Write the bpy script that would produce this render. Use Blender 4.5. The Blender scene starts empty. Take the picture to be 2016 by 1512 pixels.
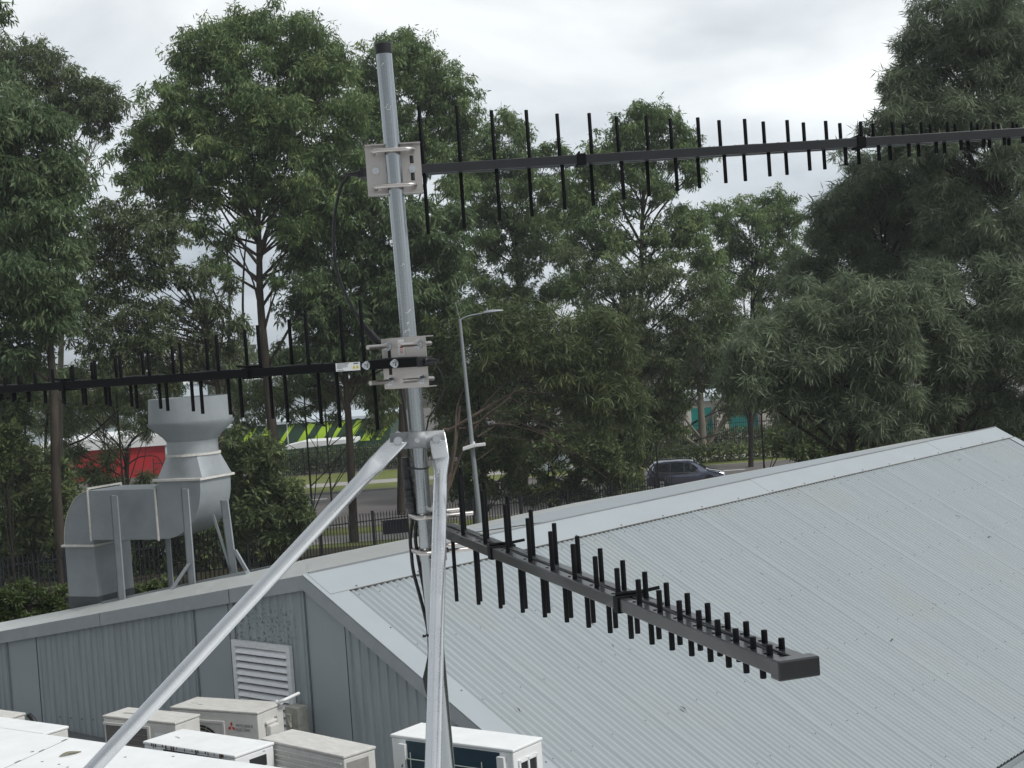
import bpy, bmesh, math, random
import numpy as np
from mathutils import Vector, Matrix, Euler
R = math.radians
SC = bpy.context.scene
COL = SC.collection

# ------------------------------------------------------------------ camera
FPX, ROLL, PITCH, CAMH = 2957.46, 0.0704, 0.0254, 9.0
cr, sr, cp, sp = math.cos(ROLL), math.sin(ROLL), math.cos(PITCH), math.sin(PITCH)
EYE = Vector((0, 0, CAMH))
FWD = Vector((0, cp, -sp)); RT0 = Vector((1, 0, 0)); UP0 = Vector((0, sp, cp))
XI = RT0 * cr - UP0 * sr; YI = RT0 * sr + UP0 * cr
cd = bpy.data.cameras.new("camera"); cam = bpy.data.objects.new("camera", cd); COL.objects.link(cam)
cd.sensor_width = 36; cd.lens = FPX / 2016 * 36; cd.clip_start = 0.05; cd.clip_end = 6000
m3 = Matrix((XI, YI, -FWD)).transposed()
cam.matrix_world = Matrix.Translation(EYE) @ m3.to_4x4()
SC.camera = cam

# ------------------------------------------------------------------ world, sun, exposure
SUN_EL, SUN_AZ = R(48), R(120)          # azimuth measured from +Y towards +X
SC.view_settings.view_transform = 'Standard'; SC.view_settings.look = 'None'
SC.view_settings.gamma = 1; SC.view_settings.use_curve_mapping = False
SC.view_settings.exposure = 0.45
W = bpy.data.worlds.new("World"); SC.world = W; W.use_nodes = True
nt = W.node_tree; nt.nodes.clear()
def wn(t, **k):
    n = nt.nodes.new(t)
    for a, b in k.items(): setattr(n, a, b)
    return n
wo = wn('ShaderNodeOutputWorld'); bg = wn('ShaderNodeBackground'); bg.inputs['Strength'].default_value = 0.1
sky = wn('ShaderNodeTexSky', sky_type='NISHITA', sun_disc=False); sky.sun_elevation = SUN_EL; sky.sun_rotation = SUN_AZ
tc = wn('ShaderNodeTexCoord'); mp = wn('ShaderNodeMapping'); mp.inputs['Scale'].default_value = (2.8, 2.8, 6.5); mp.inputs['Location'].default_value = (1.7, 0.4, 2.35)
nz = wn('ShaderNodeTexNoise'); nz.inputs['Scale'].default_value = 1.15; nz.inputs['Detail'].default_value = 6; nz.inputs['Roughness'].default_value = 0.46
nz.inputs['Distortion'].default_value = 0.35
rp = wn('ShaderNodeValToRGB'); e = rp.color_ramp.elements
e[0].position = 0.34; e[0].color = (2.9, 3.25, 3.65, 1); e[1].position = 0.70; e[1].color = (8.6, 8.75, 8.65, 1)
x2 = rp.color_ramp.elements.new(0.5); x2.color = (5.4, 5.75, 6.0, 1)
sx = wn('ShaderNodeSeparateXYZ'); gr = wn('ShaderNodeMapRange'); gr.inputs['From Min'].default_value = 0.0; gr.inputs['From Max'].default_value = 0.30
gr.inputs['To Min'].default_value = 1.30; gr.inputs['To Max'].default_value = 0.88
ml = wn('ShaderNodeMixRGB', blend_type='MULTIPLY'); ml.inputs['Fac'].default_value = 1
gy = wn('ShaderNodeMapRange'); gy.inputs['From Min'].default_value = -0.7; gy.inputs['From Max'].default_value = 0.8; gy.inputs['To Min'].default_value = 0.52; gy.inputs['To Max'].default_value = 1.05
ml2 = wn('ShaderNodeMixRGB', blend_type='MULTIPLY'); ml2.inputs['Fac'].default_value = 1
mx = wn('ShaderNodeMixRGB'); mx.inputs['Fac'].default_value = 0.95
L = nt.links.new
L(tc.outputs['Generated'], mp.inputs['Vector']); L(mp.outputs['Vector'], nz.inputs['Vector']); L(nz.outputs['Fac'], rp.inputs['Fac'])
L(tc.outputs['Generated'], sx.inputs['Vector']); L(sx.outputs['Z'], gr.inputs['Value'])
L(rp.outputs['Color'], ml.inputs['Color1']); L(gr.outputs['Result'], ml.inputs['Color2'])
L(sx.outputs['Y'], gy.inputs['Value']); L(ml.outputs['Color'], ml2.inputs['Color1']); L(gy.outputs['Result'], ml2.inputs['Color2'])
# thinner, brighter cloud around the hidden sun
dg = wn('ShaderNodeVectorMath', operation='DOT_PRODUCT'); dg.inputs[1].default_value = (math.sin(SUN_AZ) * math.cos(SUN_EL - .2), math.cos(SUN_AZ) * math.cos(SUN_EL - .2), math.sin(SUN_EL - .2))
pw_ = wn('ShaderNodeMath', operation='MAXIMUM'); pw_.inputs[1].default_value = 0.0
pw2 = wn('ShaderNodeMath', operation='POWER'); pw2.inputs[1].default_value = 7.0
pw3 = wn('ShaderNodeMath', operation='MULTIPLY_ADD'); pw3.inputs[1].default_value = 1.7; pw3.inputs[2].default_value = 1.0
ml3 = wn('ShaderNodeMixRGB', blend_type='MULTIPLY'); ml3.inputs['Fac'].default_value = 1
L(tc.outputs['Generated'], dg.inputs[0]); L(dg.outputs['Value'], pw_.inputs[0]); L(pw_.outputs[0], pw2.inputs[0]); L(pw2.outputs[0], pw3.inputs[0])
L(ml2.outputs['Color'], ml3.inputs['Color1']); L(pw3.outputs[0], ml3.inputs['Color2'])
L(sky.outputs['Color'], mx.inputs['Color1']); L(ml3.outputs['Color'], mx.inputs['Color2'])
L(mx.outputs['Color'], bg.inputs['Color']); L(bg.outputs['Background'], wo.inputs['Surface'])
sl = bpy.data.lights.new("sun", 'SUN'); sl.energy = 1.6; sl.angle = R(12); sl.color = (1.0, 0.97, 0.92)
so = bpy.data.objects.new("sun", sl); COL.objects.link(so)
tosun = Vector((math.sin(SUN_AZ) * math.cos(SUN_EL), math.cos(SUN_AZ) * math.cos(SUN_EL), math.sin(SUN_EL)))
so.rotation_euler = tosun.to_track_quat('Z', 'Y').to_euler(); so.location = (0, 0, 60)

# ------------------------------------------------------------------ helpers
def ray(px, py):
    u = px - 1008; v = 756 - py
    a = u * cr + v * sr; b = -u * sr + v * cr
    return FWD + RT0 * (a / FPX) + UP0 * (b / FPX)
def at(px, py, Y):
    r = ray(px, py); return EYE + r * (Y / r.y)
def onz(px, py, z):
    r = ray(px, py); return EYE + r * ((z - CAMH) / r.z)
def onplane(px, py, P, n):
    r = ray(px, py); return EYE + r * ((P - EYE).dot(n) / r.dot(n))

MATS = {}
def mat(name, col, rough=0.5, metal=0.0, spec=0.4, var=0.0, vscale=3.0, bump=0.0, bscale=40.0, col2=None, stretch=(1, 1, 1), coat=0.0, obj=True):
    m = bpy.data.materials.new(name); m.use_nodes = True; t = m.node_tree; p = t.nodes['Principled BSDF']
    p.inputs['Base Color'].default_value = (*col, 1); p.inputs['Roughness'].default_value = rough
    p.inputs['Metallic'].default_value = metal; p.inputs['Specular IOR Level'].default_value = spec
    p.inputs['Coat Weight'].default_value = coat
    if var or bump or col2:
        tcn = t.nodes.new('ShaderNodeTexCoord'); mpn = t.nodes.new('ShaderNodeMapping'); mpn.inputs['Scale'].default_value = stretch
        t.links.new(tcn.outputs['Object'], mpn.inputs['Vector'])
    if var or col2:
        n = t.nodes.new('ShaderNodeTexNoise'); n.inputs['Scale'].default_value = vscale; n.inputs['Detail'].default_value = 6; n.inputs['Roughness'].default_value = 0.62
        t.links.new(mpn.outputs['Vector'], n.inputs['Vector'])
        r = t.nodes.new('ShaderNodeValToRGB'); r.color_ramp.elements[0].position = 0.32; r.color_ramp.elements[1].position = 0.68
        if col2 is None: col2 = tuple(c * (1 - var) for c in col); c1 = tuple(min(1, c * (1 + var * .6)) for c in col)
        else: c1 = col
        r.color_ramp.elements[0].color = (*col2, 1); r.color_ramp.elements[1].color = (*c1, 1)
        t.links.new(n.outputs['Fac'], r.inputs['Fac']); t.links.new(r.outputs['Color'], p.inputs['Base Color'])
        mr = t.nodes.new('ShaderNodeMapRange'); mr.inputs['To Min'].default_value = max(0, rough - .08); mr.inputs['To Max'].default_value = min(1, rough + .1)
        t.links.new(n.outputs['Fac'], mr.inputs['Value']); t.links.new(mr.outputs['Result'], p.inputs['Roughness'])
    if bump:
        n2 = t.nodes.new('ShaderNodeTexNoise'); n2.inputs['Scale'].default_value = bscale; n2.inputs['Detail'].default_value = 4
        t.links.new(mpn.outputs['Vector'], n2.inputs['Vector'])
        b = t.nodes.new('ShaderNodeBump'); b.inputs['Strength'].default_value = bump; b.inputs['Distance'].default_value = 0.01
        t.links.new(n2.outputs['Fac'], b.inputs['Height']); t.links.new(b.outputs['Normal'], p.inputs['Normal'])
    MATS[name] = m; return m

def leafmat(name, c1, c2, c3, trans=0.25):
    m = bpy.data.materials.new(name); m.use_nodes = True; t = m.node_tree; p = t.nodes['Principled BSDF']
    a = t.nodes.new('ShaderNodeAttribute'); a.attribute_name = 'tint'
    r = t.nodes.new('ShaderNodeValToRGB'); el = r.color_ramp.elements
    el[0].position = 0; el[0].color = (*c1, 1); el[1].position = 1; el[1].color = (*c3, 1); x = el.new(.55); x.color = (*c2, 1)
    t.links.new(a.outputs['Fac'], r.inputs['Fac']); t.links.new(r.outputs['Color'], p.inputs['Base Color'])
    p.inputs['Roughness'].default_value = 0.5; p.inputs['Specular IOR Level'].default_value = 0.35
    tr = t.nodes.new('ShaderNodeBsdfTranslucent'); mxs = t.nodes.new('ShaderNodeMixShader'); mxs.inputs['Fac'].default_value = trans
    t.links.new(r.outputs['Color'], tr.inputs['Color']); t.links.new(p.outputs['BSDF'], mxs.inputs[1]); t.links.new(tr.outputs['BSDF'], mxs.inputs[2])
    t.links.new(mxs.outputs['Shader'], t.nodes['Material Output'].inputs['Surface'])
    MATS[name] = m; return m

GALV = mat('galvanised', (0.36, 0.385, 0.40), 0.17, 0.95, 0.5, var=.05, vscale=9, stretch=(1, 1, .35), bump=.05, bscale=30)
GALVB = mat('galvanised_bright', (0.68, 0.70, 0.72), 0.27, 0.92, 0.5, var=.08, vscale=9, bump=.06, bscale=22)
STEEL = mat('stainless', (0.50, 0.47, 0.45), 0.33, 0.9, 0.5, var=.05, vscale=5)
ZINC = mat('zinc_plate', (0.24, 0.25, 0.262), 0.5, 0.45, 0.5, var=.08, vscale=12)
BOLT = mat('bolt_zinc', (0.52, 0.54, 0.56), 0.22, 0.9)
BLACK = mat('black_powder_coat', (0.006, 0.0064, 0.0075), 0.6, 0, 0.12, var=.2, vscale=30)
BLKGREY = mat('dark_grey_powder_coat', (0.015, 0.0165, 0.019), 0.33, 0, 0.4, var=.12, vscale=18, coat=.2)
RUBBER = mat('black_rubber', (0.012, 0.012, 0.014), 0.45, 0, 0.4)
TAPE = mat('black_tape', (0.018, 0.018, 0.02), 0.3, 0, 0.5, bump=.5, bscale=60)
LABEL = mat('white_label', (0.78, 0.79, 0.78), 0.4)
INK = mat('label_ink', (0.12, 0.13, 0.15), 0.5)
YELLOW = mat('label_yellow', (0.8, 0.62, 0.05), 0.4)
REDINK = mat('label_red', (0.62, 0.06, 0.04), 0.4)
PAINT = mat('grey_roof_paint', (0.44, 0.47, 0.485), 0.52, 0, 0.35, var=.07, vscale=1.3, stretch=(1, 1, 1), bump=.02, bscale=80)
CAPP = mat('grey_cap_paint', (0.365, 0.402, 0.424), 0.5, 0, 0.35, var=.05, vscale=1.6, bump=.02)
FARP = mat('pale_sheen_cap_paint', (0.47, 0.485, 0.475), 0.36, 0, 0.5, var=.13, vscale=9)  # paler than CAPP, with the sky's grazing sheen put into the colour
WALLP = mat('grey_wall_paint', (0.37, 0.413, 0.432), 0.55, 0, 0.35, var=.14, vscale=3.2, stretch=(3, 3, .5))
WALLF = mat('grey_flat_panel', (0.375, 0.42, 0.442), 0.5, 0, 0.35, var=.05, vscale=1.5)
FASC = mat('grey_fascia_paint', (0.40, 0.43, 0.445), 0.5, 0, 0.35, var=.09, vscale=5)
GAP = mat('dark_gap', (0.03, 0.03, 0.035), 0.8)
LIPM = mat('brown_lip', (0.30, 0.28, 0.25), 0.6, var=.25, vscale=8)
DUCT = mat('galvanised_duct', (0.29, 0.315, 0.328), 0.5, 0.15, 0.4, var=.12, vscale=4, bump=.03, bscale=20)
GALVD = mat('galvanised_sheet', (0.40, 0.425, 0.44), 0.42, 0.45, 0.5, var=.10, vscale=6)
DUCTD = mat('duct_dark_stain', (0.09, 0.10, 0.105), 0.5, 0.2, var=.2, vscale=6)
SEAL = mat('duct_sealant', (0.62, 0.60, 0.56), 0.7, var=.15, vscale=20)
WHITE = mat('white_painted_steel', (0.86, 0.87, 0.87), 0.45, 0, 0.4, var=.05, vscale=7)
ACW = mat('ac_cream_plastic', (0.66, 0.65, 0.62), 0.5, 0, 0.4, var=.09, vscale=9)
ACD = mat('ac_dirty_top', (0.62, 0.605, 0.57), 0.6, 0, 0.3, var=.15, vscale=11, stretch=(1, 3, 1))
ACG = mat('ac_grille_grey', (0.30, 0.29, 0.27), 0.55, var=.15, vscale=14)
COIL = mat('blue_coil', (0.02, 0.055, 0.085), 0.4, 0.2, 0.5, var=.2, vscale=16)
WIREM = mat('pale_wire', (0.62, 0.68, 0.62), 0.4, .2)
ALU = mat('aluminium_louvre', (0.88, 0.89, 0.91), 0.38, 0.1, 0.5, var=.10, vscale=14, stretch=(1, 1, 5))
CREAM = mat('cream_switch_box', (0.50, 0.49, 0.43), 0.6, var=.22, vscale=18)
CONC = mat('concrete', (0.36, 0.345, 0.32), 0.85, 0, .2, var=.15, vscale=1.5)
ASPH = mat('asphalt', (0.135, 0.125, 0.118), 0.85, 0, .25, var=.16, vscale=.35, bump=.2, bscale=30, stretch=(.25, 1.6, 1))
GRASSM = mat('mown_grass', (0.17, 0.20, 0.055), 0.9, 0, .15, col2=(0.12, 0.135, 0.045), vscale=.6, bump=.6, bscale=12)
DIRT = mat('leaf_litter', (0.06, 0.05, 0.035), 0.95, 0, .1, col2=(0.035, 0.038, 0.02), vscale=.8, bump=.5, bscale=6)
KERB = mat('kerb_concrete', (0.30, 0.29, 0.27), 0.85, var=.15, vscale=2)
FENCEM = mat('black_fence_paint', (0.014, 0.016, 0.021), 0.5, 0, .25)
POLEM = mat('pole_grey', (0.33, 0.36, 0.38), 0.5, 0.35)
BARK = mat('grey_brown_bark', (0.085, 0.07, 0.055), 0.9, 0, .15, col2=(0.035, 0.03, 0.025), vscale=3, stretch=(1, 1, .25), bump=.5, bscale=8)
BARKP = mat('pale_bark', (0.24, 0.215, 0.185), 0.8, 0, .15, col2=(0.14, 0.125, 0.105), vscale=2, stretch=(1, 1, .3))
BARKD = mat('dark_bark', (0.04, 0.034, 0.028), 0.9, 0, .15, col2=(0.02, 0.018, 0.016), vscale=3, stretch=(1, 1, .25))
TWIG = mat('bare_twig_bark', (0.15, 0.115, 0.09), 0.85, 0, .15, var=.25, vscale=4)
LGUM = leafmat('gum_leaves', (0.088, 0.140, 0.059), (0.174, 0.258, 0.101), (0.371, 0.419, 0.163), .36)
LGUM2 = leafmat('olive_gum_leaves', (0.066, 0.092, 0.044), (0.138, 0.178, 0.084), (0.245, 0.285, 0.140), .36)
LBLUE = leafmat('blue_green_gum_leaves', (0.077, 0.123, 0.057), (0.133, 0.197, 0.089), (0.249, 0.306, 0.141), .36)
LCAS = leafmat('feathery_grey_green_leaves', (0.106, 0.142, 0.088), (0.204, 0.256, 0.158), (0.335, 0.388, 0.242), .36)
LSHR = leafmat('dark_shrub_leaves', (0.063, 0.089, 0.037), (0.122, 0.169, 0.068), (0.283, 0.312, 0.118), .36)
LBRT = leafmat('bright_shrub_leaves', (0.043, 0.064, 0.022), (0.088, 0.125, 0.040), (0.163, 0.198, 0.067), .36)
REDW = mat('red_wall', (0.50, 0.022, 0.030), 0.6, 0, .3, var=.14, vscale=.6)
LIME = mat('lime_panel', (0.50, 0.74, 0.05), 0.5)
DKGR = mat('dark_green_panel', (0.03, 0.075, 0.045), 0.5)
TEAL = mat('teal_panel', (0.012, 0.21, 0.19), 0.4, 0, .4)
BEIGE = mat('beige_render', (0.58, 0.54, 0.49), 0.8, var=.06, vscale=.5)
PALEB = mat('pale_blue_sheet', (0.55, 0.62, 0.66), 0.6)
BLUEM = mat('blue_panel', (0.02, 0.04, 0.42), 0.45)
BRICK = mat('terracotta_brick', (0.40, 0.16, 0.10), 0.85, var=.2, vscale=3)
CARP = mat('car_dark_blue', (0.13, 0.14, 0.20), 0.14, 0.6, 0.6, coat=1.0)
GLASS = mat('dark_car_glass', (0.02, 0.024, 0.028), 0.04, 0, 0.9, coat=.5)
CHROME = mat('chrome', (0.75, 0.76, 0.78), 0.12, 1.0)
TYRE = mat('tyre', (0.015, 0.015, 0.016), 0.8)
LAMPR = mat('tail_lamp', (0.35, 0.015, 0.015), 0.2)
LAMPW = mat('head_lamp', (0.75, 0.78, 0.8), 0.1, .2, .6)
DRYLEAF = mat('dry_leaf', (0.25, 0.24, 0.165), 0.7, var=.25, vscale=40)
DRYLEAF2 = mat('dry_gum_leaf', (0.07, 0.055, 0.04), 0.7, var=.25, vscale=40)
GREY2 = mat('mid_grey_metal', (0.16, 0.165, 0.165), 0.6, var=.15, vscale=3, stretch=(4, 4, .4))

class MB:
    def __init__(s): s.v = []; s.f = []; s.mi = []; s.m = 0
    def poly(s, pts):
        k = len(s.v); s.v += [tuple(p) for p in pts]; s.f.append(tuple(range(k, k + len(pts)))); s.mi.append(s.m)
    def box(s, o, a, b, c):
        o, a, b, c = Vector(o), Vector(a), Vector(b), Vector(c)
        k = len(s.v); s.v += [tuple(o), tuple(o + a), tuple(o + a + b), tuple(o + b), tuple(o + c), tuple(o + a + c), tuple(o + a + b + c), tuple(o + b + c)]
        q = [(0, 3, 2, 1), (4, 5, 6, 7), (0, 1, 5, 4), (1, 2, 6, 5), (2, 3, 7, 6), (3, 0, 4, 7)]
        if a.cross(b).dot(c) < 0: q = [t[::-1] for t in q]
        for t in q: s.f.append(tuple(k + i for i in t)); s.mi.append(s.m)
        return s
    def abox(s, x0, x1, y0, y1, z0, z1): return s.box((x0, y0, z0), (x1 - x0, 0, 0), (0, y1 - y0, 0), (0, 0, z1 - z0))
    def grid(s, rows, close=False):
        k = len(s.v); n = len(rows[0])
        for r in rows: s.v += [tuple(p) for p in r]
        for i in range(len(rows) - 1):
            for j in range(n - (0 if close else 1)):
                j2 = (j + 1) % n
                s.f.append((k + i * n + j, k + i * n + j2, k + (i + 1) * n + j2, k + (i + 1) * n + j)); s.mi.append(s.m)
    def tube(s, pts, rad, n=12, caps=True, ell=None):
        pts = [Vector(p) for p in pts]
        if not isinstance(rad, (list, tuple)): rad = [rad] * len(pts)
        rows = []; prev = None
        for i, p in enumerate(pts):
            d = (pts[min(i + 1, len(pts) - 1)] - pts[max(i - 1, 0)]).normalized()
            if prev is None:
                u = d.orthogonal().normalized()
            else:
                u = (prev - d * prev.dot(d)).normalized()
            prev = u; w = d.cross(u)
            rows.append([p + (u * math.cos(2 * math.pi * j / n) + w * math.sin(2 * math.pi * j / n)) * rad[i] for j in range(n)])
        s.grid(rows, True)
        if caps: s.poly(rows[0][::-1]); s.poly(rows[-1])
        return s
    def prism(s, pts, d):
        pts = [Vector(p) for p in pts]; d = Vector(d); n = len(pts)
        q = [p + d for p in pts]; s.poly(pts[::-1]); s.poly(q)
        for i in range(n): s.poly([pts[i], pts[(i + 1) % n], q[(i + 1) % n], q[i]])
        return s
    def hexbolt(s, c, ax, r, h, n=6):
        ax = Vector(ax).normalized(); u = ax.orthogonal().normalized(); w = ax.cross(u); c = Vector(c)
        s.prism([c + (u * math.cos(2 * math.pi * j / n) + w * math.sin(2 * math.pi * j / n)) * r for j in range(n)], ax * h)
        return s
    def build(s, name, mats, parent=None, smooth=False, loc=None, bevel=0):
        me = bpy.data.meshes.new(name); me.from_pydata(s.v, [], s.f)
        if not isinstance(mats, (list, tuple)): mats = [mats]
        for m in mats: me.materials.append(m)
        me.polygons.foreach_set('material_index', s.mi)
        if smooth:
            bm = bmesh.new(); bm.from_mesh(me); bmesh.ops.remove_doubles(bm, verts=bm.verts, dist=1e-5); bmesh.ops.recalc_face_normals(bm, faces=bm.faces); bm.to_mesh(me); bm.free()
            me.polygons.foreach_set('use_smooth', [True] * len(me.polygons))
            me.set_sharp_from_angle(angle=R(smooth if smooth > 1 else 40))
        o = bpy.data.objects.new(name, me); COL.objects.link(o)
        if parent: o.parent = parent
        if loc is not None: o.location = loc
        if bevel:
            b = o.modifiers.new('bevel', 'BEVEL'); b.width = bevel; b.segments = 2; b.limit_method = 'ANGLE'; b.angle_limit = R(40)
        return o
def tag(o, label, cat, group=None, kind=None):
    o['label'] = label; o['category'] = cat
    if group: o['group'] = group
    if kind: o['kind'] = kind
    return o
def empty(name, label, cat, loc=(0, 0, 0), group=None):
    o = bpy.data.objects.new(name, None); o.empty_display_size = .2; COL.objects.link(o); o.location = loc
    return tag(o, label, cat, group)
def struct(o): o['kind'] = 'structure'; return o
def textmesh(name, s, size, m, parent, M):
    c = bpy.data.curves.new(name, 'FONT'); c.body = s; c.size = size; c.extrude = 0.0005; c.resolution_u = 2
    t = bpy.data.objects.new(name, c); COL.objects.link(t)
    me = bpy.data.meshes.new_from_object(t.evaluated_get(bpy.context.evaluated_depsgraph_get())); bpy.data.objects.remove(t)
    me.name = name; me.materials.clear(); me.materials.append(m); me.transform(M)
    o = bpy.data.objects.new(name, me); COL.objects.link(o); o.parent = parent; return o
def bez(a, b, c, n=8):
    a, b, c = Vector(a), Vector(b), Vector(c)
    return [a * (1 - t) ** 2 + b * 2 * t * (1 - t) + c * t * t for t in [i / n for i in range(n + 1)]]
def spline(pts, n=6):
    pts = [Vector(p) for p in pts]; out = []
    for i in range(len(pts) - 1):
        p0 = pts[max(i - 1, 0)]; p1 = pts[i]; p2 = pts[i + 1]; p3 = pts[min(i + 2, len(pts) - 1)]
        for j in range(n):
            t = j / n
            out.append(0.5 * ((2 * p1) + (p2 - p0) * t + (2 * p0 - 5 * p1 + 4 * p2 - p3) * t * t + (3 * p1 - p0 - 3 * p2 + p3) * t ** 3))
    out.append(pts[-1]); return out

# ------------------------------------------------------------------ ground, road, verge, footpath
def sheet(name, x0, x1, y0, y1, z, m):
    b = MB(); b.poly([(x0, y0, z), (x1, y0, z), (x1, y1, z), (x0, y1, z)]); return struct(b.build(name, m))
sheet('ground', -3000, 3000, -60, 5000, 0.0, DIRT)
sheet('near_verge', -90, 90, 71.5, 79.0, 0.004, GRASSM)
sheet('footpath', -90, 90, 73.0, 76.2, 0.008, CONC)
sheet('road', -120, 120, 79.15, 100.0, 0.004, ASPH)
sheet('far_verge', -120, 120, 100.15, 116.0, 0.10, GRASSM)
sheet('far_footpath', -120, 120, 104.6, 107.6, 0.104, CONC)
b = MB(); b.abox(-120, 120, 100.0, 100.15, -.05, 0.13); b.abox(-120, 120, 79.0, 79.15, -.05, 0.13); struct(b.build('kerb', KERB))
b = MB(); 
for i in range(-8, 9): b.poly([(-14.6 + i * 9, 96.5, .009), (-12.4 + i * 9, 96.5, .009), (-12.4 + i * 9, 96.75, .009), (-14.6 + i * 9, 96.75, .009)])
struct(b.build('road_marking', WHITE))
sheet('industrial_yard', -160, 160, 116.1, 240, 0.05, ASPH)
# ------------------------------------------------------------------ grey metal building
PHI = .7132
RD = Vector((math.sin(PHI), math.cos(PHI), 0)); DN = Vector((math.cos(PHI), -math.sin(PHI), 0)); UZ = Vector((0, 0, 1))
PK = EYE + Vector((-1.8649, 12.773, -1.824))
SR, SLF = .5149, .1669
DS = DN * math.cos(SR) - UZ * math.sin(SR); NR = DN * math.sin(SR) + UZ * math.cos(SR)
DL = -DN * math.cos(SLF) - UZ * math.sin(SLF)
RL = 14.4; EAVE = 4.05 / math.cos(SR); DECKZ = CAMH - 3.6
bd = empty('grey_building', 'long grey corrugated metal building with a ridge running away to the right, seen from above', 'building', (PK.x, PK.y, 0))
def bp(mb, name, m, **k):
    o = mb.build(name, m, bd, **k); o.location = -Vector((PK.x, PK.y, 0)); return o
# corrugated right slope
P_, A_ = .0762, .0125
b = MB(); random.seed(3)
r0, r1 = .17, RL - .16; n = int((r1 - r0) / P_ * 8); rows = [[], []]
lapstep = {}
for i in range(n + 1):
    r = r0 + (r1 - r0) * i / n; k = int((r - r0) / .762); fr = (r - r0) / .762 - k
    h = A_ * math.sin(2 * math.pi * (r - r0) / P_)
    if fr > .9: h += .0025 + .0015 * math.sin(k * 2.3)
    for j, d in enumerate((.26, EAVE)): rows[j].append(PK + RD * r + DS * d + NR * (h - .012))
b.grid(rows)
b.m = 1
for d in (.42, 1.15, 1.95, 2.75, 3.55, 4.35):
    for q in range(int((r1 - r0) / .762)):
        for cidx in (1, 4, 7):
            if d > 1 and cidx == 4 and q % 2: continue
            r = r0 + P_ * (q * 10 + cidx + .25); c = PK + RD * r + DS * (d + random.uniform(-.03, .03)) + NR * (A_ - .012)
            b.hexbolt(c, NR, .0055, .005)
def roofmat():
    m = mat('corrugated_roof_paint', (0.45, 0.485, 0.50), 0.5, 0, .38, bump=.02, bscale=60)
    t = m.node_tree; p = t.nodes['Principled BSDF']
    tcn = t.nodes.new('ShaderNodeTexCoord'); 
    a = t.nodes.new('ShaderNodeVectorMath'); a.operation = 'DOT_PRODUCT'; a.inputs[1].default_value = RD
    c = t.nodes.new('ShaderNodeVectorMath'); c.operation = 'DOT_PRODUCT'; c.inputs[1].default_value = DN
    cb = t.nodes.new('ShaderNodeCombineXYZ')
    for q in (a, c): t.links.new(tcn.outputs['Object'], q.inputs[0])
    s1 = t.nodes.new('ShaderNodeMath'); s1.operation = 'MULTIPLY'; s1.inputs[1].default_value = 9
    s2 = t.nodes.new('ShaderNodeMath'); s2.operation = 'MULTIPLY'; s2.inputs[1].default_value = .8
    t.links.new(a.outputs['Value'], s1.inputs[0]); t.links.new(c.outputs['Value'], s2.inputs[0])
    t.links.new(s1.outputs[0], cb.inputs[0]); t.links.new(s2.outputs[0], cb.inputs[1])
    n1 = t.nodes.new('ShaderNodeTexNoise'); n1.inputs['Scale'].default_value = 1.0; n1.inputs['Detail'].default_value = 6; n1.inputs['Roughness'].default_value = .7
    t.links.new(cb.outputs[0], n1.inputs['Vector'])
    n2 = t.nodes.new('ShaderNodeTexNoise'); n2.inputs['Scale'].default_value = .9; n2.inputs['Detail'].default_value = 5
    t.links.new(tcn.outputs['Object'], n2.inputs['Vector'])
    r1_ = t.nodes.new('ShaderNodeValToRGB'); r1_.color_ramp.elements[0].position = .3; r1_.color_ramp.elements[1].position = .7
    r1_.color_ramp.elements[0].color = (.315, .353, .372, 1); r1_.color_ramp.elements[1].color = (.365, .405, .425, 1)
    r2_ = t.nodes.new('ShaderNodeValToRGB'); r2_.color_ramp.elements[0].position = .56; r2_.color_ramp.elements[1].position = .8
    mx_ = t.nodes.new('ShaderNodeMixRGB'); mx_.inputs['Color2'].default_value = (.345, .368, .362, 1)
    t.links.new(n1.outputs['Fac'], r1_.inputs['Fac']); t.links.new(n2.outputs['Fac'], r2_.inputs['Fac'])
    t.links.new(r1_.outputs['Color'], mx_.inputs['Color1']); t.links.new(r2_.outputs['Color'], mx_.inputs['Fac'])
    t.links.new(mx_.outputs['Color'], p.inputs['Base Color']); return m
bp(b, 'corrugated_roof', [roofmat(), ZINC], smooth=60)
# ridge capping: right flange with joints, raised lip
b = MB()
joints = [0, 2.35, 4.75, 7.1, 9.5, 11.9, RL]
for i in range(len(joints) - 1):
    a0, a1 = joints[i] + (.002 if i else 0), joints[i + 1] + (.012 if i < 5 else 0); lift = .012 + .0025 * (i % 2)
    o = PK + RD * a0 + NR * lift
    b.box(o + NR * -.0016, RD * (a1 - a0), DS * .325, NR * .0016)
    b.m = 1; b.box(o + DS * .325 - NR * .010, RD * (a1 - a0), DS * .0016, NR * .0115); b.m = 0
    for q in range(int((a1 - a0) / .762) + 1):
        rr = .32 + .762 * (q + math.ceil((a0 - .32) / .762))
        if a0 < rr < a1: b.m = 2; b.hexbolt(PK + RD * rr + DS * .30 + NR * lift, NR, .009, .008); b.m = 0
# folded bead along the ridge, darker grey to paint in the fold's shadow
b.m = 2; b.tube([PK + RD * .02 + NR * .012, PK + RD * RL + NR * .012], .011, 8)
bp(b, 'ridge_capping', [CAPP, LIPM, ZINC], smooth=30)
# far slope, seen at a grazing angle; its edge tapers in to the ridge at the far end
t7 = R(7.5); NF = -DN * math.sin(t7) + UZ * math.cos(t7)
edge = [(603, 1101), (679, 1085), (807, 1060), (928, 1033), (1007, 1016), (1134, 989.5), (1280, 964), (1400, 941), (1600, 905), (1800, 867), (1955, 842.5)]
fe = [onplane(x, y, PK, NF) for x, y in edge]
nr = [PK + RD * max(0, (p - PK).dot(RD)) for p in fe]
nr[0] = PK.copy()
b = MB(); b.grid([[p + UZ * .004 for p in nr], fe]); b.grid([fe, [p - UZ * .3 for p in fe]])
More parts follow.
